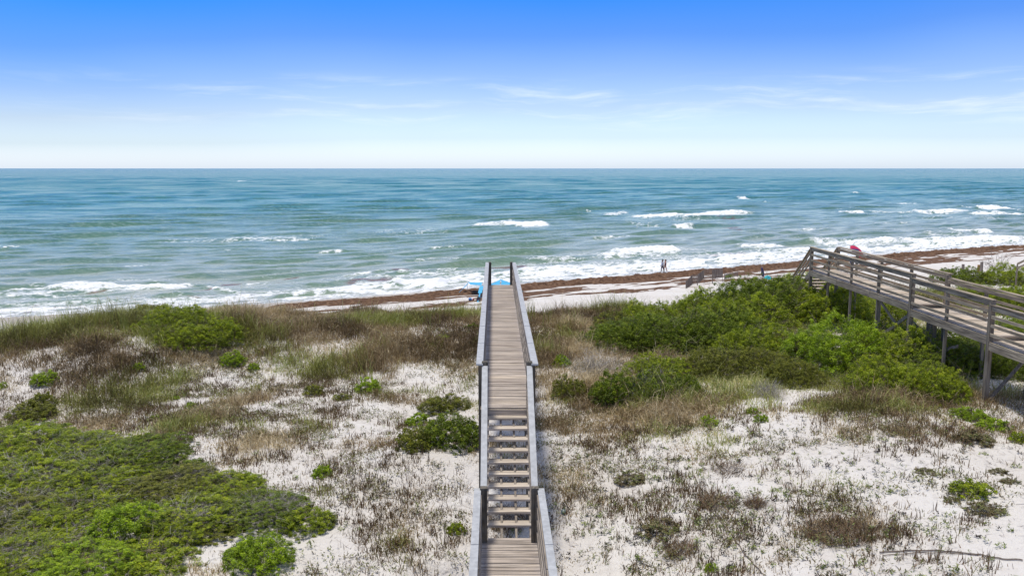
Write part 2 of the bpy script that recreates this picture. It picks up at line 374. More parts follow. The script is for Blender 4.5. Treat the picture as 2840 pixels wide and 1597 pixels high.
# breakers: (x0, y0, x1, y1, thickness) read off the photo on the sea plane
BR = [(150, 800, 300, 806, 26, .9), (230, 806, 525, 797, 24, 1.0), (0, 812, 200, 806, 34, .55), (0, 690, 54, 684, 8, .8), (676, 787, 750, 784, 9, .8),
      (1305, 629, 1400, 622, 12, .8), (1390, 622, 1525, 624, 15, 1.0), (1672, 597, 1745, 590, 8, .7), (1746, 602, 1905, 600, 11, .9), (1880, 601, 2087, 589, 12, 1.0),
      (1669, 712, 1720, 707, 16, .8), (1700, 709, 1890, 693, 27, 1.05), (2044, 550, 2073, 549, 5, .9), (2469, 565, 2547, 565, 4, .6), (1863, 629, 1927, 628, 7, .8),
      (2333, 589, 2395, 589, 7, .9), (2325, 580, 2392, 578, 4, .7), (2400, 588, 2560, 590, 5, .6), (2540, 591, 2690, 583, 9, .95), (2725, 580, 2783, 577, 10, 1.0), (2690, 596, 2860, 595, 9, .75),
      (2655, 641, 2740, 640, 12, .95), (2550, 650, 2680, 647, 7, .5), (2251, 676, 2504, 670, 19, .8), (2480, 676, 2860, 664, 22, .85), (2050, 685, 2174, 681, 9, .85),
      (1440, 752, 1560, 744, 14, .8), (560, 800, 680, 812, 8, .5), (880, 700, 960, 696, 6, .55), (1110, 722, 1300, 716, 7, .45), (330, 740, 470, 734, 7, .4), (60, 745, 190, 740, 6, .4), (1480, 722, 1600, 716, 7, .5), (1640, 660, 1760, 655, 6, .5), (1180, 690, 1290, 688, 6, .4), (2180, 640, 2320, 634, 6, .5), (2420, 620, 2540, 616, 5, .5), (1545, 742, 1660, 733, 13, .75), (2150, 700, 2260, 694, 15, .8), (1190, 792, 1345, 770, 22, .9), (1080, 792, 1230, 786, 26, .9), (960, 800, 1110, 790, 26, .7),
      (940, 766, 1030, 756, 10, .7), (1045, 752, 1240, 762, 8, .6), (1960, 722, 2240, 700, 14, .75), (1000, 770, 1330, 760, 8, .5), (760, 822, 980, 800, 12, .65),
      (665, 503, 676, 503, 2.5, .8), (660, 502, 675, 502, 2, .8), (655, 568, 668, 566, 3, .7), (356, 557, 364, 557, 2, .6), (160, 538, 170, 538, 2, .6), (400, 490, 409, 490, 2, .6), (0, 493, 10, 493, 2.5, .8),
      (1540, 686, 1560, 686, 4, .5), (620, 697, 640, 697, 4, .6), (2120, 559, 2135, 559, 3, .5), (2360, 534, 2386, 534, 3, .6), (1625, 586, 1640, 586, 3, .6), (520, 580, 530, 580, 2, .5)]
rag = fbm(SXm / 1.3, V / .9, 4, 5, .62); rag2 = fbm(SXm / .5, V / .45, 2, 3)
lace = 1 - np.abs(fbm(SXm / 2.4 + .6 * rag, V / 1.5, 3, 6, .6)) * 3.2
for (x0, y0, x1, y1, th, amt) in BR:
    ax, ay, _ = atz(x0, y0, SEA + .1); bx, by, _ = atz(x1, y1, SEA + .1); D = (ay + by) / 2
    mpp = D * D / ((CAMZ - SEA) * F); hw = max(.25, .30 * th * mpp); hgt = min(.75, .50 * th * D / F)
    m0 = (SYm > min(ay, by) - 6 * hw - 4) & (SYm < max(ay, by) + 6 * hw + 4) & (SXm > ax - 8) & (SXm < bx + 8)
    if not m0.any(): continue
    X_, Y_ = SXm[m0], SYm[m0]; tt = (X_ - ax) / (bx - ax)
    yc = ay + (by - ay) * tt + .35 * hw * fbm(X_ / 3.5, X_ * 0 + y0, 2, 2) * 2
    e = sstep(-.10, .15, tt) * sstep(1.1, .85, tt); s_ = (Y_ - yc) / hw
    prof = np.exp(-np.where(s_ < 0, (s_ / .55) ** 2, (s_ / 1.5) ** 2))
    Z[m0] += hgt * e * prof * (1 + .35 * rag[m0]) * .8
    fm = np.clip(np.exp(-np.where(s_ < 0, (s_ / .95) ** 2, (s_ / 1.4) ** 2)) * 1.02 * e * amt + .75 * rag[m0] * e * (np.abs(s_) < 2), 0, 1.2)
    foam[m0] = np.maximum(foam[m0], fm)
PATCH = [(100, 790, 480, 782, 18, .5), (900, 775, 1340, 748, 26, .5), (1430, 735, 1700, 705, 26, .5), (1700, 730, 2200, 690, 30, .55), (2200, 700, 2840, 668, 22, .55), (700, 812, 960, 795, 16, .5), (440, 672, 640, 662, 16, .50), (620, 662, 880, 664, 20, .62), (1035, 645, 1250, 643, 24, .48), (1432, 690, 1537, 690, 18, .5), (1746, 622, 1830, 624, 20, .55), (0, 820, 240, 815, 30, .62),
         (250, 785, 430, 776, 14, .55), (2560, 652, 2700, 655, 12, .5), (1590, 644, 1700, 640, 10, .35), (1850, 690, 2060, 700, 14, .45), (1000, 700, 1120, 700, 10, .25),
         (100, 835, 420, 822, 14, .45), (600, 830, 800, 812, 14, .5), (1850, 610, 2000, 606, 8, .4), (2400, 600, 2840, 606, 10, .45), (700, 768, 860, 756, 10, .3), (2060, 660, 2240, 656, 6, .3)]
for (x0, y0, x1, y1, th, amt) in PATCH:
    ax, ay, _ = atz(x0, y0, SEA); bx, by, _ = atz(x1, y1, SEA); D = (ay + by) / 2; hw = .55 * th * D * D / (14 * F)
    tt = (SXm - ax) / (bx - ax); s_ = (SYm - ay - (by - ay) * tt) / hw
    e = sstep(-.2, .2, tt) * sstep(1.2, .8, tt) * np.exp(-s_ ** 2)
    foam = np.maximum(foam, np.clip(e * amt * (.35 + lace), 0, 1))
# swash: white water running up the beach
sw = V + 2.2 * fbm(SXm / 9, V / 40, 2, 1) + 1.2 * rag
rightness = sstep(-30, 6, SXm)
swf = sstep(-1.0, .6, sw) * sstep(13 + 5 * rightness, 3 + 4 * rightness, sw)
swf2 = sstep(3, 6, sw) * sstep(34, 12, sw) * .42 * (.6 + .4 * rightness)
foam = np.maximum(foam, np.clip(swf * (.42 + .42 * lace + .35 * rag) + swf2 * (.5 + .7 * lace), 0, 1))
Z += .14 * foam * (.4 + rag2) * (V < 250)
Z *= np.where(V < 3, .45, 1)
weed = np.zeros_like(V)
WD = [(1345, 742, 1455, 737, 9, 1.5), (520, 812, 590, 806, 6, 1.), (600, 790, 670, 783, 7, .8), (780, 772, 830, 765, 6, .6), (2000, 606, 2060, 606, 10, .7), (2010, 634, 2050, 634, 9, .9), (240, 815, 300, 811, 5, .6),
      (960, 785, 1110, 776, 12, .7), (830, 815, 960, 800, 14, .5), (1970, 715, 2080, 708, 6, .7), (1080, 750, 1180, 752, 8, .7), (40, 850, 110, 846, 5, .7), (270, 830, 300, 828, 5, .6), (680, 775, 800, 790, 5, .4), (1280, 745, 1345, 742, 6, .5)]
for (x0, y0, x1, y1, th, amt) in WD:
    ax, ay, _ = atz(x0, y0, SEA); bx, by, _ = atz(x1, y1, SEA); D = (ay + by) / 2; hw = .5 * th * D * D / (14 * F)
    tt = (SXm - ax) / (bx - ax); s_ = (SYm - ay - (by - ay) * tt) / hw
    e = sstep(-.15, .2, tt) * sstep(1.15, .8, tt) * np.exp(-s_ ** 2)
    weed = np.maximum(weed, np.clip(e * amt * (.9 + 1.5 * rag), 0, 1))
weed = np.maximum(weed, .6 * sstep(.1, .5, rag) * sstep(16, 8, V) * sstep(-2, 3, V) * sstep(.0, .3, fbm(SXm / 14, V / 6, 2, 4)))
Zs = Z * (V > -3.9); dzy = np.gradient(Zs, axis=0) / np.gradient(SYm, axis=0); front_shade = np.clip(dzy * 3.2, -1, 1)
seam = grid_mesh("sea", SXm, SYm, SEA + Z * (V > -3.9), {'foam': foam, 'weed': weed, 'off': np.maximum(V, 0), 'face': front_shade})
m, t, b, o = new_mat("sea_water")
P = N(t, 'ShaderNodeNewGeometry').outputs['Position']
off = N(t, 'ShaderNodeAttribute', attribute_name='off').outputs['Fac']
offn = math_n(t, 'LOGARITHM', math_n(t, 'ADD', off, 1), 10.)
band = noise(t, mapping(t, P, (.0035, .012, 1)), 1, 3, .55)
offn = math_n(t, 'ADD', offn, math_n(t, 'MULTIPLY', math_n(t, 'SUBTRACT', band, .5), .55))
offn = maprange(t, offn, 0, 4.4)
wcol = ramp(t, offn, [(.10, (.54, .51, .45)), (.24, (.49, .50, .43)), (.36, (.42, .455, .39)), (.44, (.30, .40, .355)), (.545, (.11, .285, .27)), (.66, (.018, .185, .205)), (.95, (.012, .15, .18))])
lowv = noise(t, mapping(t, P, (.085, .17, 1)), 1, 5, .65)
wcol = mix_c(t, maprange(t, lowv, .38, .66, 0, .75), wcol, mix_c(t, 1, wcol, (.82, .90, .92), 'MULTIPLY'))
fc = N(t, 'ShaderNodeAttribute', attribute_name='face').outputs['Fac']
wcol = mix_c(t, maprange(t, fc, .05, .75), wcol, mix_c(t, 1, wcol, (.38, .52, .38), 'MULTIPLY'))   # wave fronts painted darker and greener, standing in for missing sky reflection
chop = noise(t, mapping(t, P, (.75, 1.7, 1)), 1, 7, .74)
wcol = mix_c(t, maprange(t, chop, .44, .66, 0, .6), wcol, mix_c(t, 1, wcol, (.76, .86, .84), 'MULTIPLY'))
wcol = mix_c(t, math_n(t, 'MULTIPLY', maprange(t, chop, .50, .32, 0, .35), maprange(t, off, 150, 1000, 1, .15)), wcol, (.42, .50, .50))  # pale highlights on the chop, painted into the water colour
fo = N(t, 'ShaderNodeAttribute', attribute_name='foam').outputs['Fac']
fn = noise(t, mapping(t, P, (1.1, 1.6, 1.4)), 1.3, 6, .72, .4)
ff = maprange(t, math_n(t, 'ADD', fo, math_n(t, 'MULTIPLY', math_n(t, 'SUBTRACT', fn, .5), 2.0)), .34, .84, 0, 1, True)
we = N(t, 'ShaderNodeAttribute', attribute_name='weed').outputs['Fac']
wcol = mix_c(t, maprange(t, we, .2, .7, 0, .9), wcol, (.17, .075, .035))
col = mix_c(t, ff, wcol, (.80, .80, .775))
setc(t, b.inputs['Base Color'], col)
setc(t, b.inputs['Roughness'], maprange(t, ff, 0, 1, .12, .9)); b.inputs['IOR'].default_value = 1.33
setc(t, b.inputs['Specular IOR Level'], math_n(t, 'MULTIPLY', maprange(t, ff, 0, 1, 1, .1), maprange(t, off, 20, 500, .40, .05)))
cam_d_ = N(t, 'ShaderNodeMath', operation='ADD')
nb1 = noise(t, mapping(t, P, (.9, 2.0, 1)), 1, 5, .65)
nb2 = noise(t, mapping(t, P, (.06, .17, 1)), 1, 5, .68)
hb_ = math_n(t, 'ADD', math_n(t, 'MULTIPLY', nb1, .45), math_n(t, 'MULTIPLY', nb2, maprange_v := maprange(t, off, 60, 600, .3, 4.0)))
bump(t, b, hb_, 1.0, .8)
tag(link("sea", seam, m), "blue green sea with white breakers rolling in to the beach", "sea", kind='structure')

# ------------------------------------------------------------------ wrack line (sargassum) on the beach
wx = np.arange(-75, 125, .16); wv_ = np.concatenate([np.arange(-24, -1.2, .16)])
WX, WV = np.meshgrid(wx, wv_); WY = Ds(WX) + WV
edge = -1.9 + .7 * fbm(WX / 5, WX * 0, 2, 3)
ridge = sstep(.0, -1.0, WV - edge) * sstep(-5.2, -3.6, WV - edge + .6 * fbm(WX / 3, WX * 0 + 4, 2, 1))
st = fbm(WX / 6.0, WV / 1.9, 4, 2, .66)
cover2 = sstep(-3.5, -4.5, WV) * sstep(-18.5, -12, WV + 1.5 * fbm(WX / 12, WX * 0 + 9, 2, 5))
strandl = np.exp(-((WV + 17.5 + 1.2 * fbm(WX / 8, WX * 0 + 2, 2, 6)) / .5) ** 2) * sstep(20, 45, WX)
thin = np.clip(-.03 + .55 * cover2 * (st + .11 - .25 * sstep(2, -14, WX)) + .12 * strandl * (st + .5) + .16 * np.clip(st - .35, 0, 1) * sstep(-22, -14, WV), -.09, .045)
lump = fbm(WX / .7, WV / .55, 3, 4, .6)
wh = np.maximum(thin, -.08 + ridge * (.44 + .26 * lump) * (1 - .35 * sstep(2, -14, WX)) * (1 - .8 * sstep(.30, .5, fbm(WX / 7, WV / 3, 2, 7)))) + .035 * lump
wh = wh - 1.2 * sstep(-22, -32, WX)
WZ = h(WX, WY) + wh
wr = grid_mesh("wrack", WX, WY, WZ)
m, t, b, o = new_mat("dead_sargassum"); P = N(t, 'ShaderNodeNewGeometry').outputs['Position']
c = ramp(t, noise(t, P, 2.2, 6, .7), [(.28, (.06, .032, .02)), (.48, (.15, .085, .05)), (.64, (.25, .15, .09)), (.78, (.42, .31, .20))])
setc(t, b.inputs['Base Color'], c); b.inputs['Roughness'].default_value = .95; b.inputs['Specular IOR Level'].default_value = .1
bump(t, b, noise(t, P, 5, 5, .75), 1, .25)
tag(link("seaweed_wrack", wr, m), "reddish brown seaweed washed up in a long ragged line along the beach", "seaweed", kind='stuff')

# ------------------------------------------------------------------ central boardwalk
XC = lambda y: .285 - .0204 * y
ZU, ZL = 8.8, 6.8; YE, YS, YB = 41.4, 19.8, 16.9
bw = empty("boardwalk", (XC(20), 20, 6.2), "central straight wooden boardwalk with stairs and pale grey railing caps", "boardwalk", "wooden boardwalks over the dunes")
def planks(y0, y1, z, hw, mat, par, name='deck', xc=XC, pitch=.146):
    mb = MB(); y = y0
    while y < y1 - .05:
        c_ = xc(y); dz = random.uniform(-.006, .006)
        mb.box(c_ - hw, c_ + hw, y, y + pitch - .014, z - .04 + dz, z + dz, .008); y += pitch
    return mb.build(name, mat, par)
planks(YS, YE, ZU, .60, W_deck, bw)
planks(3.5, YB, ZL, .60, W_deck, bw)
NT = 10; rise = (ZU - ZL) / (NT + 1); run = (YS - YB) / (NT + 1)
for i in range(1, NT + 1):
    mb = MB(); y = YS - i * run; z = ZU - i * rise; c_ = XC(y); w_ = random.uniform(-.01, .01)
    mb.box(c_ - .50, c_ + .50, y - .012, y + .138, z - .045, z, .004); mb.box(c_ - .50 + w_, c_ + .50 + w_, y + .146, y + .285, z - .047, z - .002, .004)
    mb.build("stair_tread", W_tread, bw)
mb = MB(); mb.box(XC(YS) - .58, XC(YS) + .58, YS - .045, YS - .003, ZU - .30, ZU - .045); mb.build("stair_riser", W_tread, bw)
for dx in (-.46, -.155, .155, .46):
    mb = MB(); mb.beam((XC(YS) + dx, YS, ZU - .24), (XC(YB) + dx, YB - .02, ZL - .16), .045, .16); mb.build("stair_stringer", W_y, bw)
def cap(x0, y0, z0, x1, y1, z1, w, mat=None, par=None, name="handrail_cap", seg=2.44):
    mb = MB(); n = max(1, int(round(abs(y1 - y0) / seg)))
    for i in range(n):
        a, c_ = i / n, (i + 1) / n - .0015
        L_ = lambda q: (x0 + (x1 - x0) * q, y0 + (y1 - y0) * q, z0 + (z1 - z0) * q)
        mb.beam(L_(a), L_(c_), w, .04)
    return mb.build(name, mat or M_cap, par or bw)
def rail(x0, y0, z0, x1, y1, z1, mat, par, w=.035, t=.13):
    mb = MB(); n = max(1, int(round(abs(y1 - y0) / 3.6)))
    for i in range(n):
        a, c_ = i / n, (i + 1) / n - .002
        L_ = lambda q: (x0 + (x1 - x0) * q, y0 + (y1 - y0) * q, z0 + (z1 - z0) * q)
        mb.beam(L_(a), L_(c_), w, t)
    return mb.build("rail_board", mat, par)
def post(x, y, ztop, s, mat, par, name='post', zb=None):
    mb = MB(); zb = float(h(x, y)) - .4 if zb is None else zb
    a = s / 2; mb.box(x - a, x + a, y - a, y + a, zb, ztop - .012, .004)
    b_ = len(mb.v); k = a * .72
    mb.hexa([(x - a, y - a, ztop - .012), (x + a, y - a, ztop - .012), (x + a, y + a, ztop - .012), (x - a, y + a, ztop - .012), (x - k, y - k, ztop), (x + k, y - k, ztop), (x + k, y + k, ztop), (x - k, y + k, ztop)])
    return mb.build(name, mat, par)
for s in (-1, 1):
    X_ = lambda y, d: XC(y) + s * d
    cap(X_(19.62, .655), 19.62, ZU + 1.09, X_(YE + .1, .655), YE + .1, ZU + 1.09, .165)
    cap(X_(16.80, .655), 16.80, ZL + 1.12, X_(3.5, .655), 3.5, ZL + 1.12, .14)
    cap(X_(19.66, .53), 19.66, ZU + 1.04, X_(16.86, .53), 16.86, ZL + 1.12, .135, seg=9)
    for dz in (.17, .44, .71, .98):
        rail(X_(YS + .15, .583), YS + .15, ZU + dz, X_(YE, .583), YE, ZU + dz, W_y, bw)
        rail(X_(16.7, .583), 16.7, ZL + dz, X_(3.5, .583), 3.5, ZL + dz, W_y, bw)
    for dz in (.25, .55, .85):
        rail(X_(YS - .05, .475), YS - .05, ZU + dz - .05, X_(YB - .05, .475), YB - .05, ZL + dz + .03, W_y, bw, .03, .11)
    y = YS + .35
    while y < YE:
        post(X_(y, .648), y, ZU + 1.065, .09, W_z, bw); y += 2.32
    for y in (16.3, 13.8, 11.3, 8.8, 6.3): post(X_(y, .648), y, ZL + 1.095, .09, W_z, bw)
    post(X_(19.72, .53), 19.74, ZU + 1.15, .14, W_z, bw, 'stair_post')
    post(X_(16.76, .53), 16.76, ZL + 1.185, .145, W_z, bw, 'stair_post')
    post(X_(YE, .53), YE - .05, ZU + 1.14, .14, W_z, bw, 'stair_post')
    rail(X_(YS, .62), YS, ZU - .17, X_(YE, .62), YE, ZU - .17, W_y, bw, .04, .24).name = 'side_joist'
    rail(X_(3.5, .62), 3.5, ZL - .17, X_(YB, .62), YB, ZL - .17, W_y, bw, .04, .24).name = 'side_joist'
    mb = MB(); mb.beam((X_(YE, .46), YE, ZU - .2), (X_(YE + 4.2, .46), YE + 4.2, ZU - 3.1), .045, .24); mb.build("stair_stringer", W_y, bw)
for i in range(1, 12):
    y = YE + i * .30; z = ZU - i * .195; mb = MB(); mb.box(XC(y) - .48, XC(y) + .48, y, y + .27, z - .04, z, .004); mb.build("stair_tread", W_tread, bw)
for y in np.arange(21, 41, 2.32):
    mb = MB(); mb.box(XC(y) - .6, XC(y) + .6, y - .02, y + .02, ZU - .29, ZU - .05); mb.build("cross_beam", W_tread, bw)

# ------------------------------------------------------------------ right boardwalk
rb = empty("boardwalk", (15, 30, 7.6), "old weathered wooden boardwalk on tall posts at the right, with open plank railings", "boardwalk", "wooden boardwalks over the dunes")
XN, XF = 14.42, 15.68
SEC = [(30.15, 40.6, 9.65), (25.05, 30.15, 9.50), (11.0, 25.05, 9.35)]
for (y0, y1, z) in SEC:
    planks(y0, y1, z, .62, O_deck, rb, xc=lambda y: 15.05, pitch=.148)
    for X0, s in ((XN, -1), (XF, 1)):
        cap(X0 + s * .03, y0 - .09, z + 1.09, X0 + s * .03, y1 + .02, z + 1.09, .15, O_y, rb, "handrail", 3.0)
        xb = X0 - .065 if s < 0 else X0 - .065
        rail(xb, y0, z + .99, xb, y1, z + .99, O_y, rb, .035, .13)
        for dz in (.74, .47, .20): rail(xb, y0 + .08, z + dz, xb, y1 - .03, z + dz, O_y, rb, .035, .09)
        rail(X0 - .065, y0, z - .15, X0 - .065, y1, z - .15, O_y, rb, .04, .25).name = 'side_joist'
for X0 in (XN, XF):
    for y, zt, s_ in ((40.5, 10.73, .14), (38.3, 10.70, .085), (35.7, 10.70, .085), (33.0, 10.70, .10), (30.16, 10.72, .14), (27.7, 10.55, .09), (25.06, 10.57, .14), (22.4, 10.40, .10), (19.6, 10.40, .14), (16.8, 10.40, .10), (14, 10.40, .14)):
        post(X0 + (.0 if s_ < .13 else -.03), y, zt, s_, O_z, rb)
post(XF, 31.2, 9.3, .24, O_z, rb, 'support_post'); post(XN + .5, 29.5, 9.1, .15, O_z, rb, 'support_post')
def brace(p0, p1): 
    mb = MB(); mb.beam(p0, p1, .045, .13, (0, 1, 0)); mb.build("brace", O_z, rb)
hz = lambda x, y: float(h(x, y))
brace((XN + .02, 32.9, 9.38), (XN + .25, 30.3, 7.9)); brace((XN + .09, 30.3, 9.3), (XN + .1, 32.9, 7.9))
brace((XN + .02, 30.0, 9.0), (XN + .55, 27.6, 7.75)); brace((XN + .5, 27.8, 8.6), (XN + .1, 29.8, 7.7))
brace((XN + .02, 25.0, hz(14.5, 25) + .02), (XF, 25.1, 8.95)); brace((XN, 19.6, 7.5), (XF, 19.6, 8.9)); brace((XF, 24.9, 7.7), (XF, 22.5, 9.0))
for y in (38.3, 35.7, 33.0, 30.3, 27.7, 25.2, 22.4, 19.6):
    mb = MB(); mb.box(XN - .02, XF + .02, y + .07, y + .11, (9.65 if y > 30.15 else 9.50 if y > 25.05 else 9.35) - .30, (9.65 if y > 30.15 else 9.50 if y > 25.05 else 9.35) - .05); mb.build("cross_beam", O_deck, rb)
for X0 in (XN, XF):
    cap(X0, 40.62, 10.70, X0, 44.3, 8.15, .14, O_y, rb, "stair_handrail", 9)
    for dz in (-.22, -.46, -.70): rail(X0 - .05, 40.62, 10.70 + dz, X0 - .05, 44.3, 8.15 + dz, O_y, rb, .035, .09)
    mb = MB(); mb.beam((X0, 40.6, 9.5), (X0, 44.6, 6.75), .045, .25); mb.build("stair_stringer", O_y, rb)
    post(X0, 43.1, 8.95, .10, O_z, rb)
for i in range(1, 14):
    y = 40.6 + i * .285; z = 9.65 - i * .195; mb = MB(); mb.box(XN + .03, XF - .03, y, y + .27, z - .04, z, .004); mb.build("stair_tread", O_deck, rb)
# a corner of a third boardwalk far right


# ------------------------------------------------------------------ shrubs
def crown_mesh(name, seed, ratio, n, hr, fine=False, squat=.0):
    """leaves of a unit-radius mound: clumps of leaves over an uneven dome, hr = height / radius"""
    r = np.random.RandomState(seed)
    m_ = {1: 120, 2: 420, 3: 1500}[1 if ratio > .08 else 2 if ratio > .04 else 3]
    a = r.rand(m_) * 2 * np.pi; zz = r.rand(m_) ** 1.0; rr = np.sqrt(np.maximum(0, 1 - (zz * .97) ** 2.0))
    lob = 1 + .16 * fbm(np.cos(a) * 1.3 + seed, np.sin(a) * 1.3, 2, seed % 7) 
    dep = (1 - .14 * r.rand(m_) ** 2 + .13 * (r.rand(m_) < .10)) * lob * (1 + .12 * fbm(np.cos(a) * rr * 3 + seed, np.sin(a) * rr * 3, 2, (seed + 3) % 7))
    C_ = np.stack([np.cos(a) * rr * dep, np.sin(a) * rr * dep, zz * hr * dep * (1 + .25 * fbm(np.cos(a) * rr * 2.3, np.sin(a) * rr * 2.3 + seed, 2, (seed + 1) % 7))], 1)
    ncen = m_ // 3   # inner clumps, so nothing shows through
    a2 = r.rand(ncen) * 2 * np.pi; r2 = np.sqrt(r.rand(ncen)) * .7; C_[:ncen] = np.stack([np.cos(a2) * r2, np.sin(a2) * r2, hr * .75 * np.sqrt(1 - r2 ** 2) * r.rand(ncen)], 1)
    crad = (r.uniform(.6, 1.25, m_)) * {120: .17, 420: .10, 1500: .056}[m_]
    cv = r.rand(m_)
    ci = r.randint(0, m_, n)
    d = r.normal(size=(n, 3)); d[:, 2] += .5; d /= np.linalg.norm(d, axis=1)[:, None]
    rad = r.rand(n) ** .45
    p = C_[ci] + d * (crad[ci] * rad)[:, None] * np.array([1, 1, {120: .9, 420: 1.1, 1500: 1.5}[m_]])
    keep = p[:, 2] > -.05; p = p[keep]; d = d[keep]; ci = ci[keep]; rad = rad[keep]; n = len(p)
    nr = d + r.normal(size=(n, 3)) * .65 + np.array([0, 0, .35]); nr /= np.linalg.norm(nr, axis=1)[:, None]
    t_ = np.cross(nr, r.normal(size=(n, 3))); t_ /= np.linalg.norm(t_, axis=1)[:, None]; b_ = np.cross(nr, t_)
    l = ratio * r.uniform(.55, 1.15, n)[:, None]; w = l * (.18 if fine else .30)
    l = l * (.75 if fine else .5)
    v = np.stack([p - t_ * l, p + b_ * w, p + t_ * l + nr * l * .15, p - b_ * w], 1).reshape(-1, 3)
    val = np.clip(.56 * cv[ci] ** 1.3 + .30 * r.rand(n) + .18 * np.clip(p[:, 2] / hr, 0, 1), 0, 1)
    val = np.where(r.rand(n) < .02, 1, val)
    return quad_mesh(name, v, np.arange(n * 4).reshape(-1, 4), {'v': ('FACE', val)})
CR = {}
def crown(size, variant, hr):
    key = (size, variant)
    if key not in CR:
        ratio, n = {'S': (.12, 4200), 'M': (.055, 22000), 'L': (.028, 85000)}[size]
        CR[key] = crown_mesh("foliage", 11 + variant * 7 + {'S': 0, 'M': 100, 'L': 200}[size], ratio, n, 1.0)
    return CR[key]
def twig_mesh(name, seed, n, rad, spread=1.0, hgt=1.0, poke=1.12, droop=0., sub=3):
    """branches of a unit shrub from its base out through the crown, thin ends forked"""
    r = np.random.RandomState(seed); V_ = []; F_ = []; val = []
    def seg(p, q, r0, r1, c_):
        d = q - p; L_ = np.linalg.norm(d) + 1e-9; d = d / L_; u_ = np.cross(d, [0.3, .2, 1.]); u_ /= np.linalg.norm(u_) + 1e-9; w_ = np.cross(d, u_); b0 = len(V_)
        for (c0, rr) in ((p, r0), (q, r1)):
            for k in range(3):
                an = 2.094 * k; V_.append(c0 + (u_ * math.cos(an) + w_ * math.sin(an)) * rr)
        for k in range(3): F_.append((b0 + k, b0 + (k + 1) % 3, b0 + 3 + (k + 1) % 3, b0 + 3 + k)); val.append(c_)
    for i in range(n):
        a = r.rand() * 6.283; e = np.arcsin(r.rand() ** .8); R_ = poke * r.uniform(.75, 1.05)
        tip = np.array([math.cos(a) * math.cos(e) * spread, math.sin(a) * math.cos(e) * spread, math.sin(e) * hgt]) * R_
        p = np.array([math.cos(a) * .12, math.sin(a) * .12, -.05]); cur = p; dirv = tip - p; c_ = r.rand()
        for s in range(4):
            nxt = p + dirv * (s + 1) / 4 + r.normal(size=3) * .06; nxt[2] -= droop * ((s + 1) / 4) ** 2
            seg(cur, nxt, rad * (1 - s * .2), rad * (.8 - s * .2), c_)
            if s >= 1:
                for _ in range(sub):
                    q = nxt + (dirv * .16 + r.normal(size=3) * .12); seg(nxt, q, rad * .45, rad * .2, min(1, c_ + .15))
            cur = nxt
    return quad_mesh(name, np.array(V_), np.array(F_), {'v': ('FACE', np.array(val))})
ST = {}
def stems(size, variant, dead=False):
    k = (size, variant, dead)
    if k not in ST:
        if dead: ST[k] = twig_mesh("branches", 900 + variant, 170 if size != "X" else 80, .008 if size == 'M' else .014 if size == 'S' else .0045, poke=1.05, sub=3)
        else: ST[k] = twig_mesh("branches", 700 + variant, {'S': 10, 'M': 30, 'L': 80}[size], {'S': .02, 'M': .012, 'L': .0055, 'X': .006}[size], poke=1.06, sub=2)
    return ST[k]
NB = [0]
def shrub(px, py, w, hp, kind, label, group=None, sink=.06, loc=None, mix=None):
    NB[0] += 1; i = NB[0]; rnd = random.Random(i * 31)
    if loc is None:
        if group in (G2, G3): w *= 1.45 if group == G2 else 1.22
        if group == G3: py += 12; hp *= 1.15
        if group is None and 1540 < px < 1930 and py > 1040: w *= 1.35; hp *= 1.3
        if group == G4: w *= 1.15
        if group == G5: w *= 1.5
        if group == G6: w *= 1.25; hp *= 1.15
        x, y, z, dep = at(px, py)
        th = math.atan2(CAMZ - z, y); rw = w * dep / F / 2
        Hh = hp * dep / F; hh = (Hh - 1.5 * rw * math.sin(th)) / math.cos(th); hh = min(max(hh, (.3 if group == G3 else .68 if group == G2 else .55) * rw), (.55 if group == G4 else .95 if group == G5 else .68 if group == G3 else .85 if group == G2 else 1.1) * rw)
        ry = rw * rnd.uniform(.85, 1.0); y += ry * .9; x = x * (y / (y - ry * .9)); z = float(h(x, y))
    else: x, y, rw, hh = loc; z = float(h(x, y)); ry = rw * rnd.uniform(.85, 1.05)
    size = 'S' if rw < .55 else 'M' if rw < 1.15 else 'L'
    root = empty("dead_shrub" if kind == 'dead' else "shrub", (x, y, z), label, "shrub", group)
    v = i % 4; rz = rnd.uniform(0, 6.28)
    if kind != 'dead':
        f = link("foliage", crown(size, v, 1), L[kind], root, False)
        f.scale = (rw, ry, hh * 1.0); f.rotation_euler.z = rz; f.location.z = -sink
        s_ = link("branches", stems(size, v), M_stem, root, False); s_.scale = (rw, ry, hh); s_.rotation_euler.z = rz
    if kind == 'dead' or mix:
        s_ = link("dead_twigs" if mix else "branches", stems('X' if mix else size, v, True), L['dead'], root, False)
        k = 1.0; s_.scale = (rw * k, ry * k, hh * 1.08); s_.rotation_euler.z = rz + 1
    return root
G1 = "small bright green shrubs dotted over the sand"; G2 = "shrub mounds of the right thicket"; G3 = "shrub mounds of the left thicket"; G4 = "shrubs of the dune crest"; G5 = "shrubs behind the old boardwalk"; G6 = "shrubs beside the stairs"
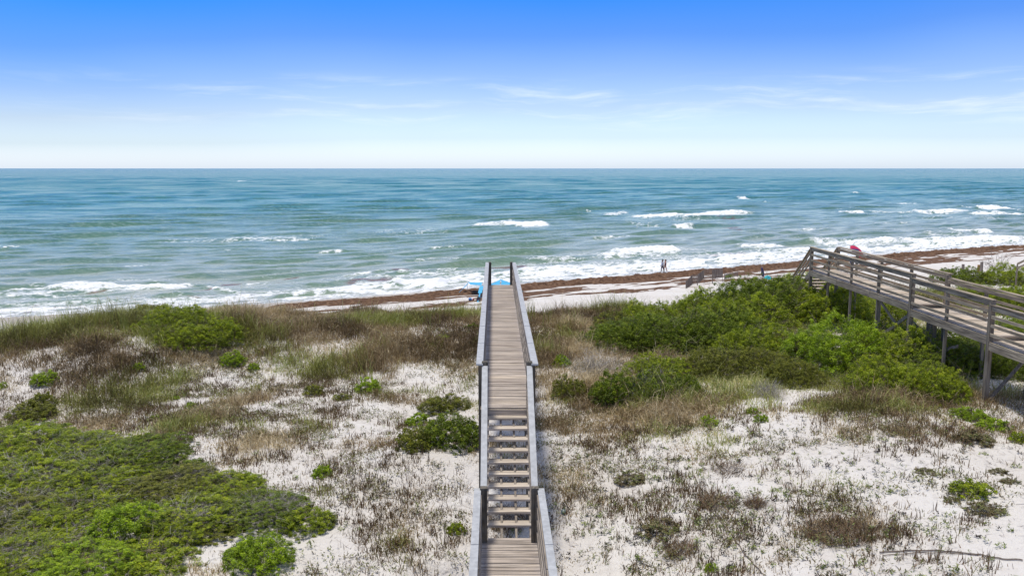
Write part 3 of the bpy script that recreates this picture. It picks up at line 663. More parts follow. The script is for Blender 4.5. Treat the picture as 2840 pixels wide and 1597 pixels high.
SH = [
 # left part of the dunes
 (500, 940, 190, 90, 'scrub', "large yellow green shrub on the crest, the rear one of the big left pair", G4, None),
 (565, 992, 205, 130, 'scrub', "large yellow green shrub on the crest, the front one of the big left pair", G4, None),
 (425, 885, 110, 40, 'olive', "low olive shrub on the crest left of the big yellow green pair", G4, None),
 (640, 875, 70, 45, 'dark', "dark rounded bush on the crest just right of the big left pair", G4, None),
 (700, 878, 42, 34, 'dark', "small dark bush on the crest beside a strip of bare sand", G4, None),
 (386, 1033, 38, 30, 'bright', "small bright bush below the big crest shrubs, left of bare sand", G1, None),
 (127, 1078, 82, 44, 'bright', "wide low green bush near the left edge, halfway up the dune", G1, None),
 (6, 1082, 34, 34, 'bright', "green bush cut off by the left edge of the photo", G1, None),
 (648, 1023, 84, 46, 'bright', "flat topped green bush right below the big crest shrubs", G1, None),
 (704, 1030, 36, 30, 'bright', "small green bush touching the right end of the flat topped one", G1, None),
 (487, 1109, 28, 18, 'bright', "tiny green bush, upper one of two on the left slope", G1, None),
 (532, 1132, 38, 24, 'bright', "small round bush with light top, lower right one of two on the left slope", G1, None),
 (393, 1122, 24, 16, 'olive', "tiny dull green bush on the left slope beside brown grass", G1, None),
 (429, 1165, 30, 20, 'bright', "small bright bush lower on the left slope, above the left thicket", G1, None),
 (312, 1187, 26, 18, 'bright', "tiny bright bush just above the left thicket", G1, None),
 (116, 1140, 80, 56, 'olive', "yellowish olive bush at the left, under the wide low one", G1, None),
 (95, 1180, 140, 44, 'olive', "broad flat olive bush above the left thicket near the edge", G1, None),
 (1022, 1092, 74, 50, 'bright', "vivid green bush at the foot of the brown grass, left of the bare sand hill", G1, None),
 (1225, 944, 40, 24, 'bright', "small light green bush in the brown crest grass left of the boardwalk", G4, None),
 (1190, 972, 44, 28, 'dark', "small dark green bush in the crest grass left of the boardwalk", G4, None),
 (1312, 912, 40, 74, 'dark', "dark upright bush against the boardwalk near its sea end", G4, None),
 (870, 1100, 62, 40, 'olive', "olive green bush in the middle of the left slope", G1, None),
 (950, 1112, 60, 26, 'olive', "flat olive bush right of its twin in the middle of the left slope", G1, None),
 (1240, 1150, 120, 50, 'olive', "yellow green shrub behind the dark one beside the stairs", G6, None),
 (1160, 1186, 58, 40, 'bright', "bright green bush at the left of the dark shrub beside the stairs", G6, None),
 (1252, 1254, 150, 105, 'dark', "dark leafy shrub growing against the left side of the stairs", G6, None),
 (1152, 1256, 86, 70, 'olive', "yellow olive shrub in front of the dark one beside the stairs", G6, None),
 (893, 1328, 66, 48, 'bright', "compact vivid green bush alone on the sand right of the left thicket", G1, None),
 (690, 1219, 26, 14, 'bright', "tiny bush on the stubble above the compact vivid one", G1, None),
 (686, 1345, 64, 40, 'bright', "rounded bright bush at the upper tip of the left thicket", G1, None),
 (548, 1292, 36, 24, 'bright', "small yellow green bush at the upper right corner of the left thicket", G1, None),
 (1262, 1486, 56, 56, 'scrub', "green bush with bare stems on the sand left of the lower stairs", G1, None),
 # left thicket
 (60, 1290, 330, 110, 'scrub', "green thicket mound in the top left corner of the left thicket", G3, None),
 (230, 1285, 260, 95, 'scrub', "thicket mound at the upper edge of the left thicket, second from its left end", G3, 1),
 (400, 1300, 260, 80, 'dark', "darker thicket mound at the upper edge of the left thicket near its right corner", G3, None),
 (500, 1318, 130, 60, 'dark', "small dark mound at the upper right corner of the left thicket", G3, None),
 (90, 1390, 330, 110, 'scrub', "thicket mound at the left edge, second row of the left thicket", G3, 1),
 (300, 1385, 300, 100, 'scrub', "thicket mound with pale twigs in the second row of the left thicket", G3, 1),
 (470, 1400, 260, 80, 'olive', "yellowish olive mound in the second row of the left thicket", G3, None),
 (620, 1400, 220, 70, 'scrub', "yellow green mound at the right end of the second row of the left thicket", G3, None),
 (40, 1500, 330, 120, 'olive', "grey green mound with dead twigs at the left edge, third row of left thicket", G3, 1),
 (230, 1480, 300, 120, 'scrub', "green mound in the third row of the left thicket, left of the brightest one", G3, 1),
 (365, 1500, 190, 120, 'bright', "brightest yellow green mound in the middle of the left thicket", G3, None),
 (540, 1500, 270, 110, 'scrub', "green mound right of the brightest one in the left thicket", G3, 1),
 (730, 1470, 240, 110, 'dark', "dark green mound in the right arm of the left thicket", G3, 1),
 (850, 1478, 140, 80, 'scrub', "green mound at the right tip of the left thicket", G3, None),
 (60, 1470, 170, 50, 'dead', "grey leafless tangle at the left edge over the left thicket", G3, None),
 (770, 1440, 150, 36, 'dead', "grey brown leafless tangle at the right arm of the left thicket", G3, None),
 (560, 1345, 150, 30, 'dead', "low grey tangle by the upper right corner of the left thicket", G3, None),
 (60, 1620, 330, 130, 'scrub', "green mound in the bottom left corner of the photo", G3, 1),
 (250, 1625, 300, 140, 'bright', "bright green mound at the bottom edge, second from the left", G3, None),
 (430, 1600, 250, 120, 'scrub', "green mound at the bottom edge of the left thicket, right of the bright one", G3, None),
 (600, 1500, 150, 60, 'olive', "low olive mound filling the gap above the bottom bush of the left thicket", G3, None),
 (725, 1600, 170, 120, 'bright', "big vivid green bush standing free at the bottom, right of the left thicket", G3, None),
 (672, 1560, 90, 60, 'bright', "smaller vivid green bush leaning on the left of the big free standing one", G3, None),
 # right of the boardwalk
 (1560, 1020, 56, 46, 'bright', "round bright green bush alone in the brown grass right of the boardwalk", G1, None),
 (1583, 1118, 80, 66, 'olive', "olive bush beside the grey twigs, nearest to the boardwalk", None, None),
 (1702, 1136, 112, 84, 'dark', "dark green bush with yellow leaves left of the grey twig ball", None, None),
 (1655, 1062, 150, 56, 'dead', "flat grey leafless bush behind the dark green one", None, None),
 (1815, 1136, 130, 90, 'dark', "dark bush under a ball of grey leafless twigs", None, 1),
 (1830, 1064, 150, 56, 'scrub', "yellow green bush above the grey twig ball", None, None),
 (1896, 1110, 84, 92, 'dark', "upright dense green bush right of the grey twig ball", None, None),
 (1964, 1186, 58, 42, 'bright', "vivid green bush alone on white sand below the twiggy shrubs", G1, None),
 (2086, 1150, 42, 28, 'bright', "bright bush on white sand, upper left part of a slanting pair", G1, None),
 (2112, 1174, 44, 34, 'bright', "bright bush on white sand, lower right part of a slanting pair", G1, None),
 (1953, 1116, 24, 18, 'olive', "small olive bush on the sand right of the dense upright one", G1, None),
 (2077, 1079, 30, 18, 'olive', "tiny yellow olive bush at the rim of the sand patch", G1, None),
 (2064, 1108, 26, 17, 'bright', "tiny green bush between the sand patch and the grey drooping grass", G1, None),
 (2130, 1110, 110, 60, 'dead', "grey drooping leafless bush at the right of the sand patch", None, None),
 # right thicket
 (1725, 985, 170, 110, 'dark', "dark mound at the lower left corner of the right thicket", G2, None),
 (1850, 990, 200, 110, 'dark', "dark green mound at the front of the right thicket, second from its left end", G2, None),
 (1990, 985, 200, 110, 'dark', "mound in the front row of the right thicket, third from its left end", G2, None),
 (2100, 1010, 170, 80, 'scrub', "green mound in the front row of the right thicket before the hollow", G2, None),
 (2200, 1000, 130, 60, 'olive', "low grey olive mound at the middle of the right thicket front", G2, None),
 (1700, 925, 84, 34, 'olive', "olive mound at the left tip of the right thicket", G2, None),
 (1800, 930, 140, 60, 'scrub', "mound in the second row of the right thicket, at its left", G2, None),
 (1965, 915, 170, 70, 'scrub', "mound in the middle of the second row of the right thicket", G2, None),
 (2130, 905, 230, 100, 'dark', "dark mound in the second row of the right thicket below the bright crest", G2, None),
 (2290, 920, 200, 90, 'scrub', "mound at the right of the second row of the right thicket", G2, None),
 (2000, 858, 80, 26, 'olive', "grey green mound on the crest beside the sand fence", G2, None),
 (2125, 850, 130, 44, 'scrub', "bright mound on top of the right thicket, below the turquoise umbrella", G2, None),
 (2235, 838, 140, 54, 'scrub', "bright mound on top of the right thicket, left of the boardwalk stairs", G2, None),
 (2330, 870, 150, 60, 'scrub', "mound hugging the old boardwalk under its second post", G2, None),
 (2420, 905, 150, 60, 'scrub', "yellow green mound under the crossed braces of the old boardwalk", G2, None),
 (2060, 945, 200, 70, 'scrub', "green mound between the front and second rows of the right thicket", G2, None),
 (2000, 1062, 150, 44, 'olive', "flat olive mound right of the dense upright bush", G2, None),
 (2120, 1052, 130, 44, 'olive', "flat olive mound behind the grey drooping bush", G2, None),
 (2330, 1050, 250, 140, 'bright', "biggest bright rounded mound at the front of the right thicket", G2, None),
 (2480, 1040, 220, 120, 'scrub', "mound right of the biggest bright one, below the old boardwalk", G2, None),
 (2570, 1125, 190, 80, 'scrub', "low mound at the lower right end of the right thicket", G2, None),
 (2450, 1110, 170, 60, 'scrub', "low mound in front of the biggest bright one", G2, None),
 (2200, 1075, 130, 40, 'olive', "flat olive mound at the lower edge of the right thicket", G2, None),
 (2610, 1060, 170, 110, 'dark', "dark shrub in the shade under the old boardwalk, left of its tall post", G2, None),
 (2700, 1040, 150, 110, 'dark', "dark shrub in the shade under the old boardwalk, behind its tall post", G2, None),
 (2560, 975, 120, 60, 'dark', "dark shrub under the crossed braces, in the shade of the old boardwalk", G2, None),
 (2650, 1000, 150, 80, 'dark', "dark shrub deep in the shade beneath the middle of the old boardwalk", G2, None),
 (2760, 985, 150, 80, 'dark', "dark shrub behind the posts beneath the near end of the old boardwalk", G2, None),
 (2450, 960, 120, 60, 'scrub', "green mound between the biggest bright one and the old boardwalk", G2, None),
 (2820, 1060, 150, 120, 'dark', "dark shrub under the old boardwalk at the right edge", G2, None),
 (2690, 1172, 110, 44, 'bright', "bright green bush below the foot of the tall post", None, None),
 (2755, 1198, 96, 46, 'bright', "bright green bush slanting down right of the tall post foot", None, None),
 (2826, 1232, 60, 44, 'scrub', "green bush at the right edge below the old boardwalk", None, None),
 (2690, 1390, 124, 74, 'scrub', "wide dark green bush alone on the sand at the right", G1, None),
 (2563, 1319, 62, 28, 'mat', "low brownish mat of leaves on the sand left of the wide dark bush", None, None),
 (2518+0, 1300, 10, 8, 'mat', "scrap of brownish mat beside a bigger one", None, None),
 (2770, 1318, 60, 28, 'mat', "brownish mat right of the wide dark bush, upper one", None, None),
 (2800, 1346, 60, 26, 'mat', "brownish mat right of the wide dark bush, lower one", None, None),
 (2735, 1436, 110, 36, 'mat', "long brown mat below the wide dark bush", None, None),
 (2640, 1400, 60, 24, 'mat', "small brown green mat touching the lower left of the wide dark bush", None, None),
 (2700, 1240, 110, 26, 'mat', "flat brown green mat below the slanting bright bushes", None, None),
 (1752, 1350, 68, 30, 'mat', "flat olive brown mat on the sand right of the lower stairs", None, None),
 (1975, 1590, 44, 42, 'bright', "small leafy green bush at the bottom edge right of the boardwalk", G1, None),
 (2030, 1580, 30, 22, 'bright', "tiny green bush at the bottom edge, right of a leafy one", G1, None),
 (1830, 1502, 92, 52, 'mat', "grey green tuft of old stems on the sand near the bottom", None, None),
 # behind the old boardwalk
 (2740, 865, 150, 80, 'scrub', "bright shrub behind the railing of the old boardwalk, the lower left one", G5, None),
 (2830, 880, 150, 110, 'scrub', "shrub behind the old boardwalk at the right edge of the photo", G5, None),
 (2810, 795, 120, 56, 'scrub', "highest shrub behind the old boardwalk at the right edge", G5, None),
 (2660, 790, 100, 40, 'dark', "dark grassy shrub right behind the end of the old boardwalk railing", G5, None),
 (2860, 960, 170, 80, 'scrub', "shrub seen through the lower railing of the old boardwalk", G5, None),
]
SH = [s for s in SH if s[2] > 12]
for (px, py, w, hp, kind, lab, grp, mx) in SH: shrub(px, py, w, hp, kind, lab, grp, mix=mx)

# ------------------------------------------------------------------ grasses, stalks, weeds (stuff)
def blades(P0, az_, lean, ln, wd, curl, val, name, mat, label, cat):
    """P0 (n,3); one bent ribbon of two pieces per blade"""
    n = len(P0); dx = np.stack([np.cos(az_), np.sin(az_), np.zeros(n)], 1)
    sd_ = np.random.rand(n) * 6.283; sw_ = np.stack([np.cos(sd_), np.sin(sd_), np.zeros(n)], 1) * (wd / 2)[:, None]
    up = np.array([[0, 0, 1.]])
    mid = P0 + dx * (np.sin(lean) * ln * .55)[:, None] + up * (np.cos(lean) * ln * .55)[:, None]
    l2 = lean + curl
    tip = mid + dx * (np.sin(l2) * ln * .45)[:, None] + up * (np.cos(l2) * ln * .45)[:, None]
    v = np.stack([P0 - sw_, P0 + sw_, mid + sw_ * .8, mid - sw_ * .8, tip], 1).reshape(-1, 3)
    b_ = np.arange(n)[:, None] * 5
    lo = np.concatenate([b_ + [0, 1, 2, 3], b_ + [3, 2, 4]], 1).ravel()
    st_ = (np.arange(n)[:, None] * 7 + [0, 4]).ravel(); tt_ = np.tile([4, 3], n)
    me = np_mesh(name, v, lo, st_, tt_, {'v': ('FACE', np.repeat(val, 2))})
    return tag(link(name, me, mat), label, cat, kind='stuff')
ROWS = np.array([860, 920, 980, 1040, 1100, 1160, 1220, 1280, 1340, 1400, 1460, 1520, 1580])
TALL = """689999889999 976432 222222
999999999999 999632 222222
748857649889 987643 433224
253663255444 678656 665544
365644333213 468653 256655
255544332111 379851 136654
222223321000 267653 224553
111111111000 123222 111111
111112211000 011111 111111
000112211100 011111 121001
000001222100 001111 121001
000001112200 001111 110001
000001111000 000111 110001"""
STUB = """000000000000 000000000000
111111111111 000000000000
444444444443 100000000000
656566665431 011121111111
666677665310 133443356532
666677765320 255544467752
322357776420 267754456764
000147776520 156764444554
000025677630 155665555543
000012577640 145665556432
000000158853 134555557321
000000015774 134456555321
000000134431 034554354321"""
def dmap(txt):
    rows_ = []
    for l in txt.split('\n'):
        l = l.replace(' ', ''); l = (l + l[-1] * 24)[:24]; rows_.append([int(ch) / 9 for ch in l])
    return np.array(rows_)
def lookup(M_, px, py):
    fx = np.clip((px - 59) / 118.3, 0, 22.999); fy = np.clip(np.interp(py, ROWS, np.arange(13)), 0, 11.999)
    i, j = fy.astype(int), fx.astype(int); a, b_ = fy - i, fx - j
    return (M_[i, j] * (1 - b_) + M_[i, j + 1] * b_) * (1 - a) + (M_[i + 1, j] * (1 - b_) + M_[i + 1, j + 1] * b_) * a
TM, SM = dmap(TALL), dmap(STUB)
rs = np.random.RandomState(5); np.random.seed(6)
def scatter(n, y0=12.5, y1=50):
    y = y0 + (y1 - y0) * np.sqrt(rs.rand(n) * (1 - (y0 / y1) ** 2) + (y0 / y1) ** 2) * 1.0
    y = np.sqrt(y0 ** 2 + (y1 ** 2 - y0 ** 2) * rs.rand(n))
    x = (rs.rand(n) * 2 - 1) * (.68 * y + 1)
    z = h(x, y); px, py, dep = proj(x, y, z)
    return x, y, z, px, py
def offdeck(x, y): 
    return ~((np.abs(x - (.285 - .0204 * y)) < .72) & (y < 17.5))
# tall crest grass: clumps of blades, brown ones and green ones
x, y, z, px, py = scatter(85000)
d_ = y - crest(x)
T = lookup(TM, px, py); T = np.where(d_ > -1.5, np.clip(1 - (d_ - 1.5) / 6, 0, 1) * .9 + 0 * T, T)
pat = fbm(x / 1.9, y / 1.9, 3, 2); T2 = np.clip(T * 1.25 + pat * 1.5 * (1.12 - T) - .17, 0, 1)
keep = (rs.rand(len(x)) < T2 ** 1.25) & offdeck(x, y) & (d_ < 7)
x, y, z, px, py, T, d_ = [a[keep] for a in (x, y, z, px, py, T, d_)]
greenf = sstep(-.15, .35, fbm(x / 3.2, y / 2.6, 3, 5) + .45 * (px < 620) * (py < 960) - .30 * ((px > 700) & (px < 1320) & (py < 960)) + .22 * (px > 1850) * (py < 1110) - .30 * (px > 1420) * (px < 1720) - .22 * (py > 1090) + .0)
isg = rs.rand(len(x)) < greenf
print('clumps', len(x))
for sel, mat, nm, lab, lmin, lmax, k in ((isg, M_green, "dune_grass", "tangled green and straw coloured grass covering the crest of the dunes", .35, .85, 16), (~isg, M_dry, "dry_grass", "fine brown dry grass matted over the dunes", .25, .60, 20)):
    X0, Y0, T0 = x[sel], y[sel], T[sel]; n = len(X0)
    tall = rs.rand(n) * .5 + .5 * np.clip(T0 * 1.3, .25, 1)
    tall = tall * np.where(y[sel] < 24, .62, 1) * np.clip(1.0 + 1.5 * fbm(x[sel] / 1.7, y[sel] / 1.7, 2, 3), .45, 1.7)
    XX = np.repeat(X0, k) + rs.normal(size=n * k) * .14; YY = np.repeat(Y0, k) + rs.normal(size=n * k) * .14
    ZZ = h(XX, YY) - .02; LL = (lmin + (lmax - lmin) * rs.rand(n * k)) * np.repeat(tall, k) * (1 + .8 * (rs.rand(n * k) < .06))
    cv = np.repeat(rs.rand(n), k)
    blades(np.stack([XX, YY, ZZ], 1), rs.rand(n * k) * 6.283, np.abs(rs.normal(size=n * k)) * .62, LL, rs.uniform(.010, .022, n * k), rs.uniform(.2, 1.5, n * k), np.clip(.62 * cv + .30 * rs.rand(n * k) + .20 + .5 * (rs.rand(n * k) < .07) + .8 * np.repeat(fbm(X0 / 2.2, Y0 / 2.2, 3, 6), k) - .16, 0, 1), nm, mat, lab, "grass")
# tall sea oats standing out of the crest
n = 900; xo = (rs.rand(n) * 2 - 1) * 30; yo = crest(xo) + rs.uniform(-5, 1.5, n); zo = h(xo, yo); pxo, pyo, _ = proj(xo, yo, zo)
kp = ((pxo < 700) | ((pxo > 1450) & (pxo < 1700)) | (rs.rand(n) < .25)) & (fbm(xo / 1.5, yo / 1.5, 2, 4) > -.05); xo, yo = xo[kp], yo[kp]; k = 7
XX = np.repeat(xo, k) + rs.normal(size=len(xo) * k) * .10; YY = np.repeat(yo, k) + rs.normal(size=len(xo) * k) * .10
blades(np.stack([XX, YY, h(XX, YY)], 1), rs.rand(len(XX)) * 6.283, np.abs(rs.normal(size=len(XX))) * .14, rs.uniform(.6, 1.25, len(XX)), np.full(len(XX), .013), rs.uniform(0, .5, len(XX)), rs.uniform(.2, .95, len(XX)), "sea_oats", M_green, "tall thin sea oats standing above the crest grass against the water", "grass")
# stubble of dead stalks
x, y, z, px, py = scatter(230000, 12.5, 42)
S = lookup(SM, px, py); pat = fbm(x / 1.3, y / 1.3, 3, 7); pat2 = fbm(x / .5, y / .5, 2, 2)
S2 = np.clip(S * 1.0 + .85 * pat * (S > .05) + .30 * pat2 - .09, 0, 1) * (S > .03)
keep = (rs.rand(len(x)) < S2 ** 2.0 * 1.0 * np.clip(.75 + 1.3 * fbm(x / .33, y / .33, 2, 1), 0, 1.6)) & offdeck(x, y)
x, y, S2 = x[keep], y[keep], S2[keep]; n = len(x); k = 5; print('stalk tufts', n)
kk = n * k; XX = np.repeat(x, k) + rs.normal(size=kk) * .055; YY = np.repeat(y, k) + rs.normal(size=kk) * .05
tf = np.repeat(rs.uniform(.1, 1, n) ** 2.2 * 1.25 + .35, k)
blades(np.stack([XX, YY, h(XX, YY) - .01], 1), rs.rand(kk) * 6.283, np.abs(rs.normal(size=kk)) * .60, rs.uniform(.06, .26, kk) * tf, rs.uniform(.009, .022, kk), rs.normal(size=kk) * .3, np.clip(np.repeat(rs.rand(n), k) * .5 + .5 * rs.rand(kk), 0, 1), "dead_stalks", M_stub, "short reddish brown dead stalks standing in tufts on the white sand", "grass")
# small weeds with rosettes of leaves
x, y, z, px, py = scatter(26000, 12.5, 30)
Wd = np.exp(-((px - 2150) / 520) ** 2 - ((py - 1420) / 190) ** 2) * .62 + .13 * (px > 1520) * (py > 1180) + .05 * (px < 1300) * (py > 1050) * (px > 500)
keep = (rs.rand(len(x)) < Wd * (.6 + .8 * fbm(x / 1.1, y / 1.1, 2, 3))) & offdeck(x, y); x, y = x[keep], y[keep]; n = len(x); k = 14; kk = n * k; print('weeds', n)
hh_ = np.repeat(rs.uniform(.03, .15, n), k); sz = np.repeat(rs.uniform(.5, 1.3, n), k)
P0 = np.stack([np.repeat(x, k) + rs.normal(size=kk) * .035 * sz, np.repeat(y, k) + rs.normal(size=kk) * .035 * sz, h(np.repeat(x, k), np.repeat(y, k)) + hh_ * rs.rand(kk)], 1)
grn = np.repeat(rs.rand(n) < .55, k)
blades(P0, rs.rand(kk) * 6.283, rs.uniform(.6, 1.5, kk), rs.uniform(.03, .075, kk) * sz, rs.uniform(.018, .035, kk) * sz, rs.uniform(-.3, .3, kk), np.where(grn, rs.uniform(.38, 1, kk), rs.uniform(0, .45, kk)), "ground_weeds", M_weed, "little leafy weeds and dark seed heads scattered over the sand", "weeds")
# low creeping ground cover between the stalks
x, y, z, px, py = scatter(60000, 12.5, 44)
CV = np.clip(.9 * lookup(SM, px, py) + .6 * lookup(TM, px, py), 0, 1) * sstep(.02, .34, fbm(x / 1.5, y / 1.1, 3, 0) + .10 * (px < 1300))
keep = (rs.rand(len(x)) < CV * .85) & offdeck(x, y); x, y = x[keep], y[keep]; n = len(x); k = 12; kk = n * k
ang = rs.rand(kk) * 6.283; rr = .16 * np.sqrt(rs.rand(kk)); XX = np.repeat(x, k) + rr * np.cos(ang); YY = np.repeat(y, k) + rr * np.sin(ang)
blades(np.stack([XX, YY, h(XX, YY) + .09 * rs.rand(kk)], 1), rs.rand(kk) * 6.283, rs.uniform(.5, 1.5, kk), rs.uniform(.04, .11, kk), rs.uniform(.018, .035, kk), rs.uniform(-.2, .5, kk), np.clip(.5 * np.repeat(rs.rand(n), k) + .6 * rs.rand(kk), 0, 1), "creeping_ground_cover", L['mat'], "low olive and brown ground cover creeping over the sand between the stalks", "ground cover")
# fallen twigs and stalks lying on the sand
x, y, z, px, py = scatter(60000, 12.5, 40)
S = lookup(SM, px, py); keep = (rs.rand(len(x)) < .2 + .7 * S * (S > .05)) & (fbm(x / .9, y / .9, 2, 6) > -.25) & offdeck(x, y); x, y = x[keep], y[keep]; n = len(x)
blades(np.stack([x, y, h(x, y) + .012], 1), rs.rand(n) * 6.283, rs.uniform(1.35, 1.56, n), rs.uniform(.08, .34, n), rs.uniform(.006, .013, n), rs.normal(size=n) * .12, rs.rand(n), "fallen_twigs", M_lit, "fallen twigs and dead stalks lying on the sand", "twigs")
# heap of dead branches, lower right
def heap(px, py, w, n, label, dark=False):
    x0, y0, z0, dep = at(px, py); r0 = w * dep / F / 2
    a = rs.rand(n) * 6.283; rr = np.sqrt(rs.rand(n)) * r0; X_ = x0 + rr * np.cos(a); Y_ = y0 + rr * np.sin(a) * 1.1
    P0 = np.stack([X_, Y_, h(X_, Y_) + .10 * rs.rand(n) * (1 - rr / r0)], 1)
    o_ = blades(P0, rs.rand(n) * 6.283, rs.uniform(.8, 1.5, n), rs.uniform(.12, .45, n), rs.uniform(.007, .014, n), rs.normal(size=n) * .4, rs.rand(n) * .75, "brush_heap", M_stub, label, "brushwood")
    del o_['kind']
heap(2330, 1480, 190, 1500, "wide heap of dead brown stems on the sand at the lower right")
heap(1990, 1395, 110, 620, "brown tangle of dead stems on the sand, upper left of the wide heap")
heap(2095, 1400, 60, 380, "small dark tangle of dead stems between the two larger ones")
heap(1880, 1530, 90, 420, "brown tangle of stems trailing below the grey green tuft")
heap(1395, 1330, 120, 700, "dark dead stems and litter on the sand under the upper stairs")
heap(1400, 1440, 120, 700, "dark dead stems and litter on the sand under the lower stairs")
heap(2015, 1300, 90, 300, "thin tangle of dark stems on the open sand at the right")
def runner(name, pts, rad, label, leaves=True):
    P_ = []
    for px, py in pts:
        x, y, z, _ = at(px, py); P_.append(Vector((x, y, z + .03)))
    Q = []
    for i in range(len(P_) - 1):
        for t_ in np.linspace(0, 1, 7)[:-1]:
            p = P_[i].lerp(P_[i + 1], float(t_)); p.x += .015 * math.sin(i * 3 + t_ * 5); p.y += .02 * math.cos(i * 2.1 + t_ * 6); p.z = float(h(p.x, p.y)) + .025; Q.append(p)
    mb = MB(); mb.tube(Q, rad, 5); o_ = mb.build(name, M_stem); tag(o_, label, "vine")
runner("vine_runner", [(2440, 1535), (2540, 1528), (2620, 1532), (2720, 1541), (2780, 1552), (2850, 1558)], .014, "long thin brown vine running across the sand to the right edge")
runner("vine_runner", [(2450, 1545), (2560, 1535), (2640, 1537), (2740, 1540)], .009, "thinner vine lying just below the long one")
runner("vine_runner", [(1925, 1320), (1950, 1385), (2000, 1450), (2050, 1515), (2090, 1565), (2120, 1600)], .011, "straight brown runner crossing the sand toward the bottom right")


# ------------------------------------------------------------------ on the beach
M_blue = plain("turquoise_cloth", (.14, .56, .80), .8, .08, 3, .35)
M_teal = plain("teal_cloth", (.06, .55, .58), .8, .12, 3, .3)
M_alu = plain("tent_pole", (.6, .6, .62), .4, .05)
M_navy = plain("navy_cloth", (.035, .035, .12), .8, .2, 6)
M_pink = plain("crimson_cloth", (.55, .025, .09), .8, .15, 4, .25)
M_dark = plain("black_bag_cloth", (.02, .02, .03), .8, .3)
M_lblue = plain("light_blue_cloth", (.13, .26, .50), .8, .2)
M_white = plain("white_cloth", (.7, .7, .72), .8, .1)
M_red = plain("red_cloth", (.45, .05, .05), .8, .2)
M_skinA = plain("skin_dark", (.20, .10, .065), .55, .1); M_skinB = plain("skin_tan", (.55, .29, .19), .5, .08)
M_shirt = plain("pale_grey_shirt", (.50, .54, .60), .85, .12); M_short = plain("dark_shorts", (.05, .055, .09), .85, .2); M_suit = plain("maroon_swimsuit", (.07, .015, .03), .6, .2)
M_hair = plain("hair", (.02, .015, .012), .6, .3); M_slat = wood("fence_wood", 'z', [(.1, (.16, .13, .11)), (.5, (.27, .23, .20)), (.9, (.38, .33, .28))])
M_orange = wood("fresh_wood", 'z', [(.1, (.45, .25, .10)), (.9, (.55, .34, .15))])
def cloth(name, ctrl, mat, par, sag=.0, n=8, thick=.012):
    """bilinear sheet from 4 corners, sagging between them, with real thickness"""
    A, B, C_, D = [Vector(p) for p in ctrl]; vs = []; fs = []
    for side in (0, 1):
        for i in range(n + 1):
            for j in range(n + 1):
                a, b_ = i / n, j / n; p = A.lerp(B, a).lerp(D.lerp(C_, a), b_)
                s_ = math.sin(math.pi * a) * math.sin(math.pi * b_); pin = abs(a - .5) * abs(b_ - .5) * 4
                cen = (A + B + C_ + D) / 4
                p = p.lerp(cen, .22 * (math.sin(math.pi * a) ** 1 * (abs(b_ - .5) * 2) ** 2 + math.sin(math.pi * b_) * (abs(a - .5) * 2) ** 2) * .5)
                p.z -= sag * s_; vs.append((p.x, p.y, p.z - side * thick))
    m1 = n + 1
    for i in range(n):
        for j in range(n):
            q = (i * m1 + j, (i + 1) * m1 + j, (i + 1) * m1 + j + 1, i * m1 + j + 1); fs.append(q); fs.append(tuple(m1 * m1 + k for k in q[::-1]))
    for k in range(n):
        for (a, b_) in ((k, k + 1), (n * m1 + k, n * m1 + k + 1), (k * m1, (k + 1) * m1), (k * m1 + n, (k + 1) * m1 + n)): fs.append((a, b_, m1 * m1 + b_, m1 * m1 + a))
    me = bpy.data.meshes.new(name); me.from_pydata(vs, [], fs); me.update(); return link(name, me, mat, par)
def gp(px, py): x, y, z, _ = at(px, py); return Vector((x, y, z))
# left sun shade
pf = gp(1297, 813); sc = (pf.y + .0)
tr_ = empty("beach_canopy", pf, "turquoise stretch sun shade with tails tied to the sand, left of the boardwalk end", "sun shade", "turquoise sun shades")
def pk(px, py, y): return Vector(aty(px, py, y))
y0 = pf.y; PA = pk(1296, 782, y0); PB = pk(1339, 783, y0 + .2); gl = gp(1268, 816); gn = gp(1325, 838); PC = pk(1337, 792, y0 - 2.0); PD = pk(1304, 789, y0 - 1.6)
cloth("canopy_cloth", (PA, PB, PC, PD), M_blue, tr_, .06)
mb = MB()
def strip(p, q, w0, w1):
    mb.beam(p, p.lerp(q, .45), w0, .02); mb.beam(p.lerp(q, .45), q, w1, .02)
strip(PA.lerp(PD, .4) - Vector((.02, 0, .04)), gl, .34, .10); strip(PC - Vector((.05, 0, .05)), gn, .42, .14); mb.build("canopy_tail", M_blue, tr_)
for p in (PA, PB):
    mb = MB(); mb.tube([(p.x, p.y, float(h(p.x, p.y)) - .1), (p.x, p.y, p.z + .03)], .022, 6); mb.build("pole", M_alu, tr_)
# right sun shade, seen between the end posts
gr = gp(1450, 809); rt = empty("beach_canopy", (0, 0, 0), "turquoise sun shade seen between the two end posts of the central boardwalk", "sun shade", "turquoise sun shades")
y1 = y0 - 1.5; A_ = pk(1345, 795, y1); B_ = pk(1424, 786, y1 + .3); C_ = pk(1420, 790, y1 - 1.6); D_ = pk(1350, 801, y1 - 1.8); K_ = pk(1389, 774, y1 + .2)
cloth("canopy_cloth", (A_, K_, D_.lerp(C_, .55) + Vector((0, 0, .10)), D_), M_blue, rt, .05); cloth("canopy_cloth", (K_, B_, C_, D_.lerp(C_, .55) + Vector((0, 0, .10))), M_blue, rt, .05)
mb = MB(); mb.beam(B_.lerp(C_, .5), gr, .16, .02); mb.build("canopy_tail", M_teal, rt)
mb = MB(); mb.tube([(K_.x, K_.y, float(h(K_.x, K_.y)) - .1), (K_.x, K_.y, K_.z + .02)], .022, 6); mb.build("pole", M_alu, rt)
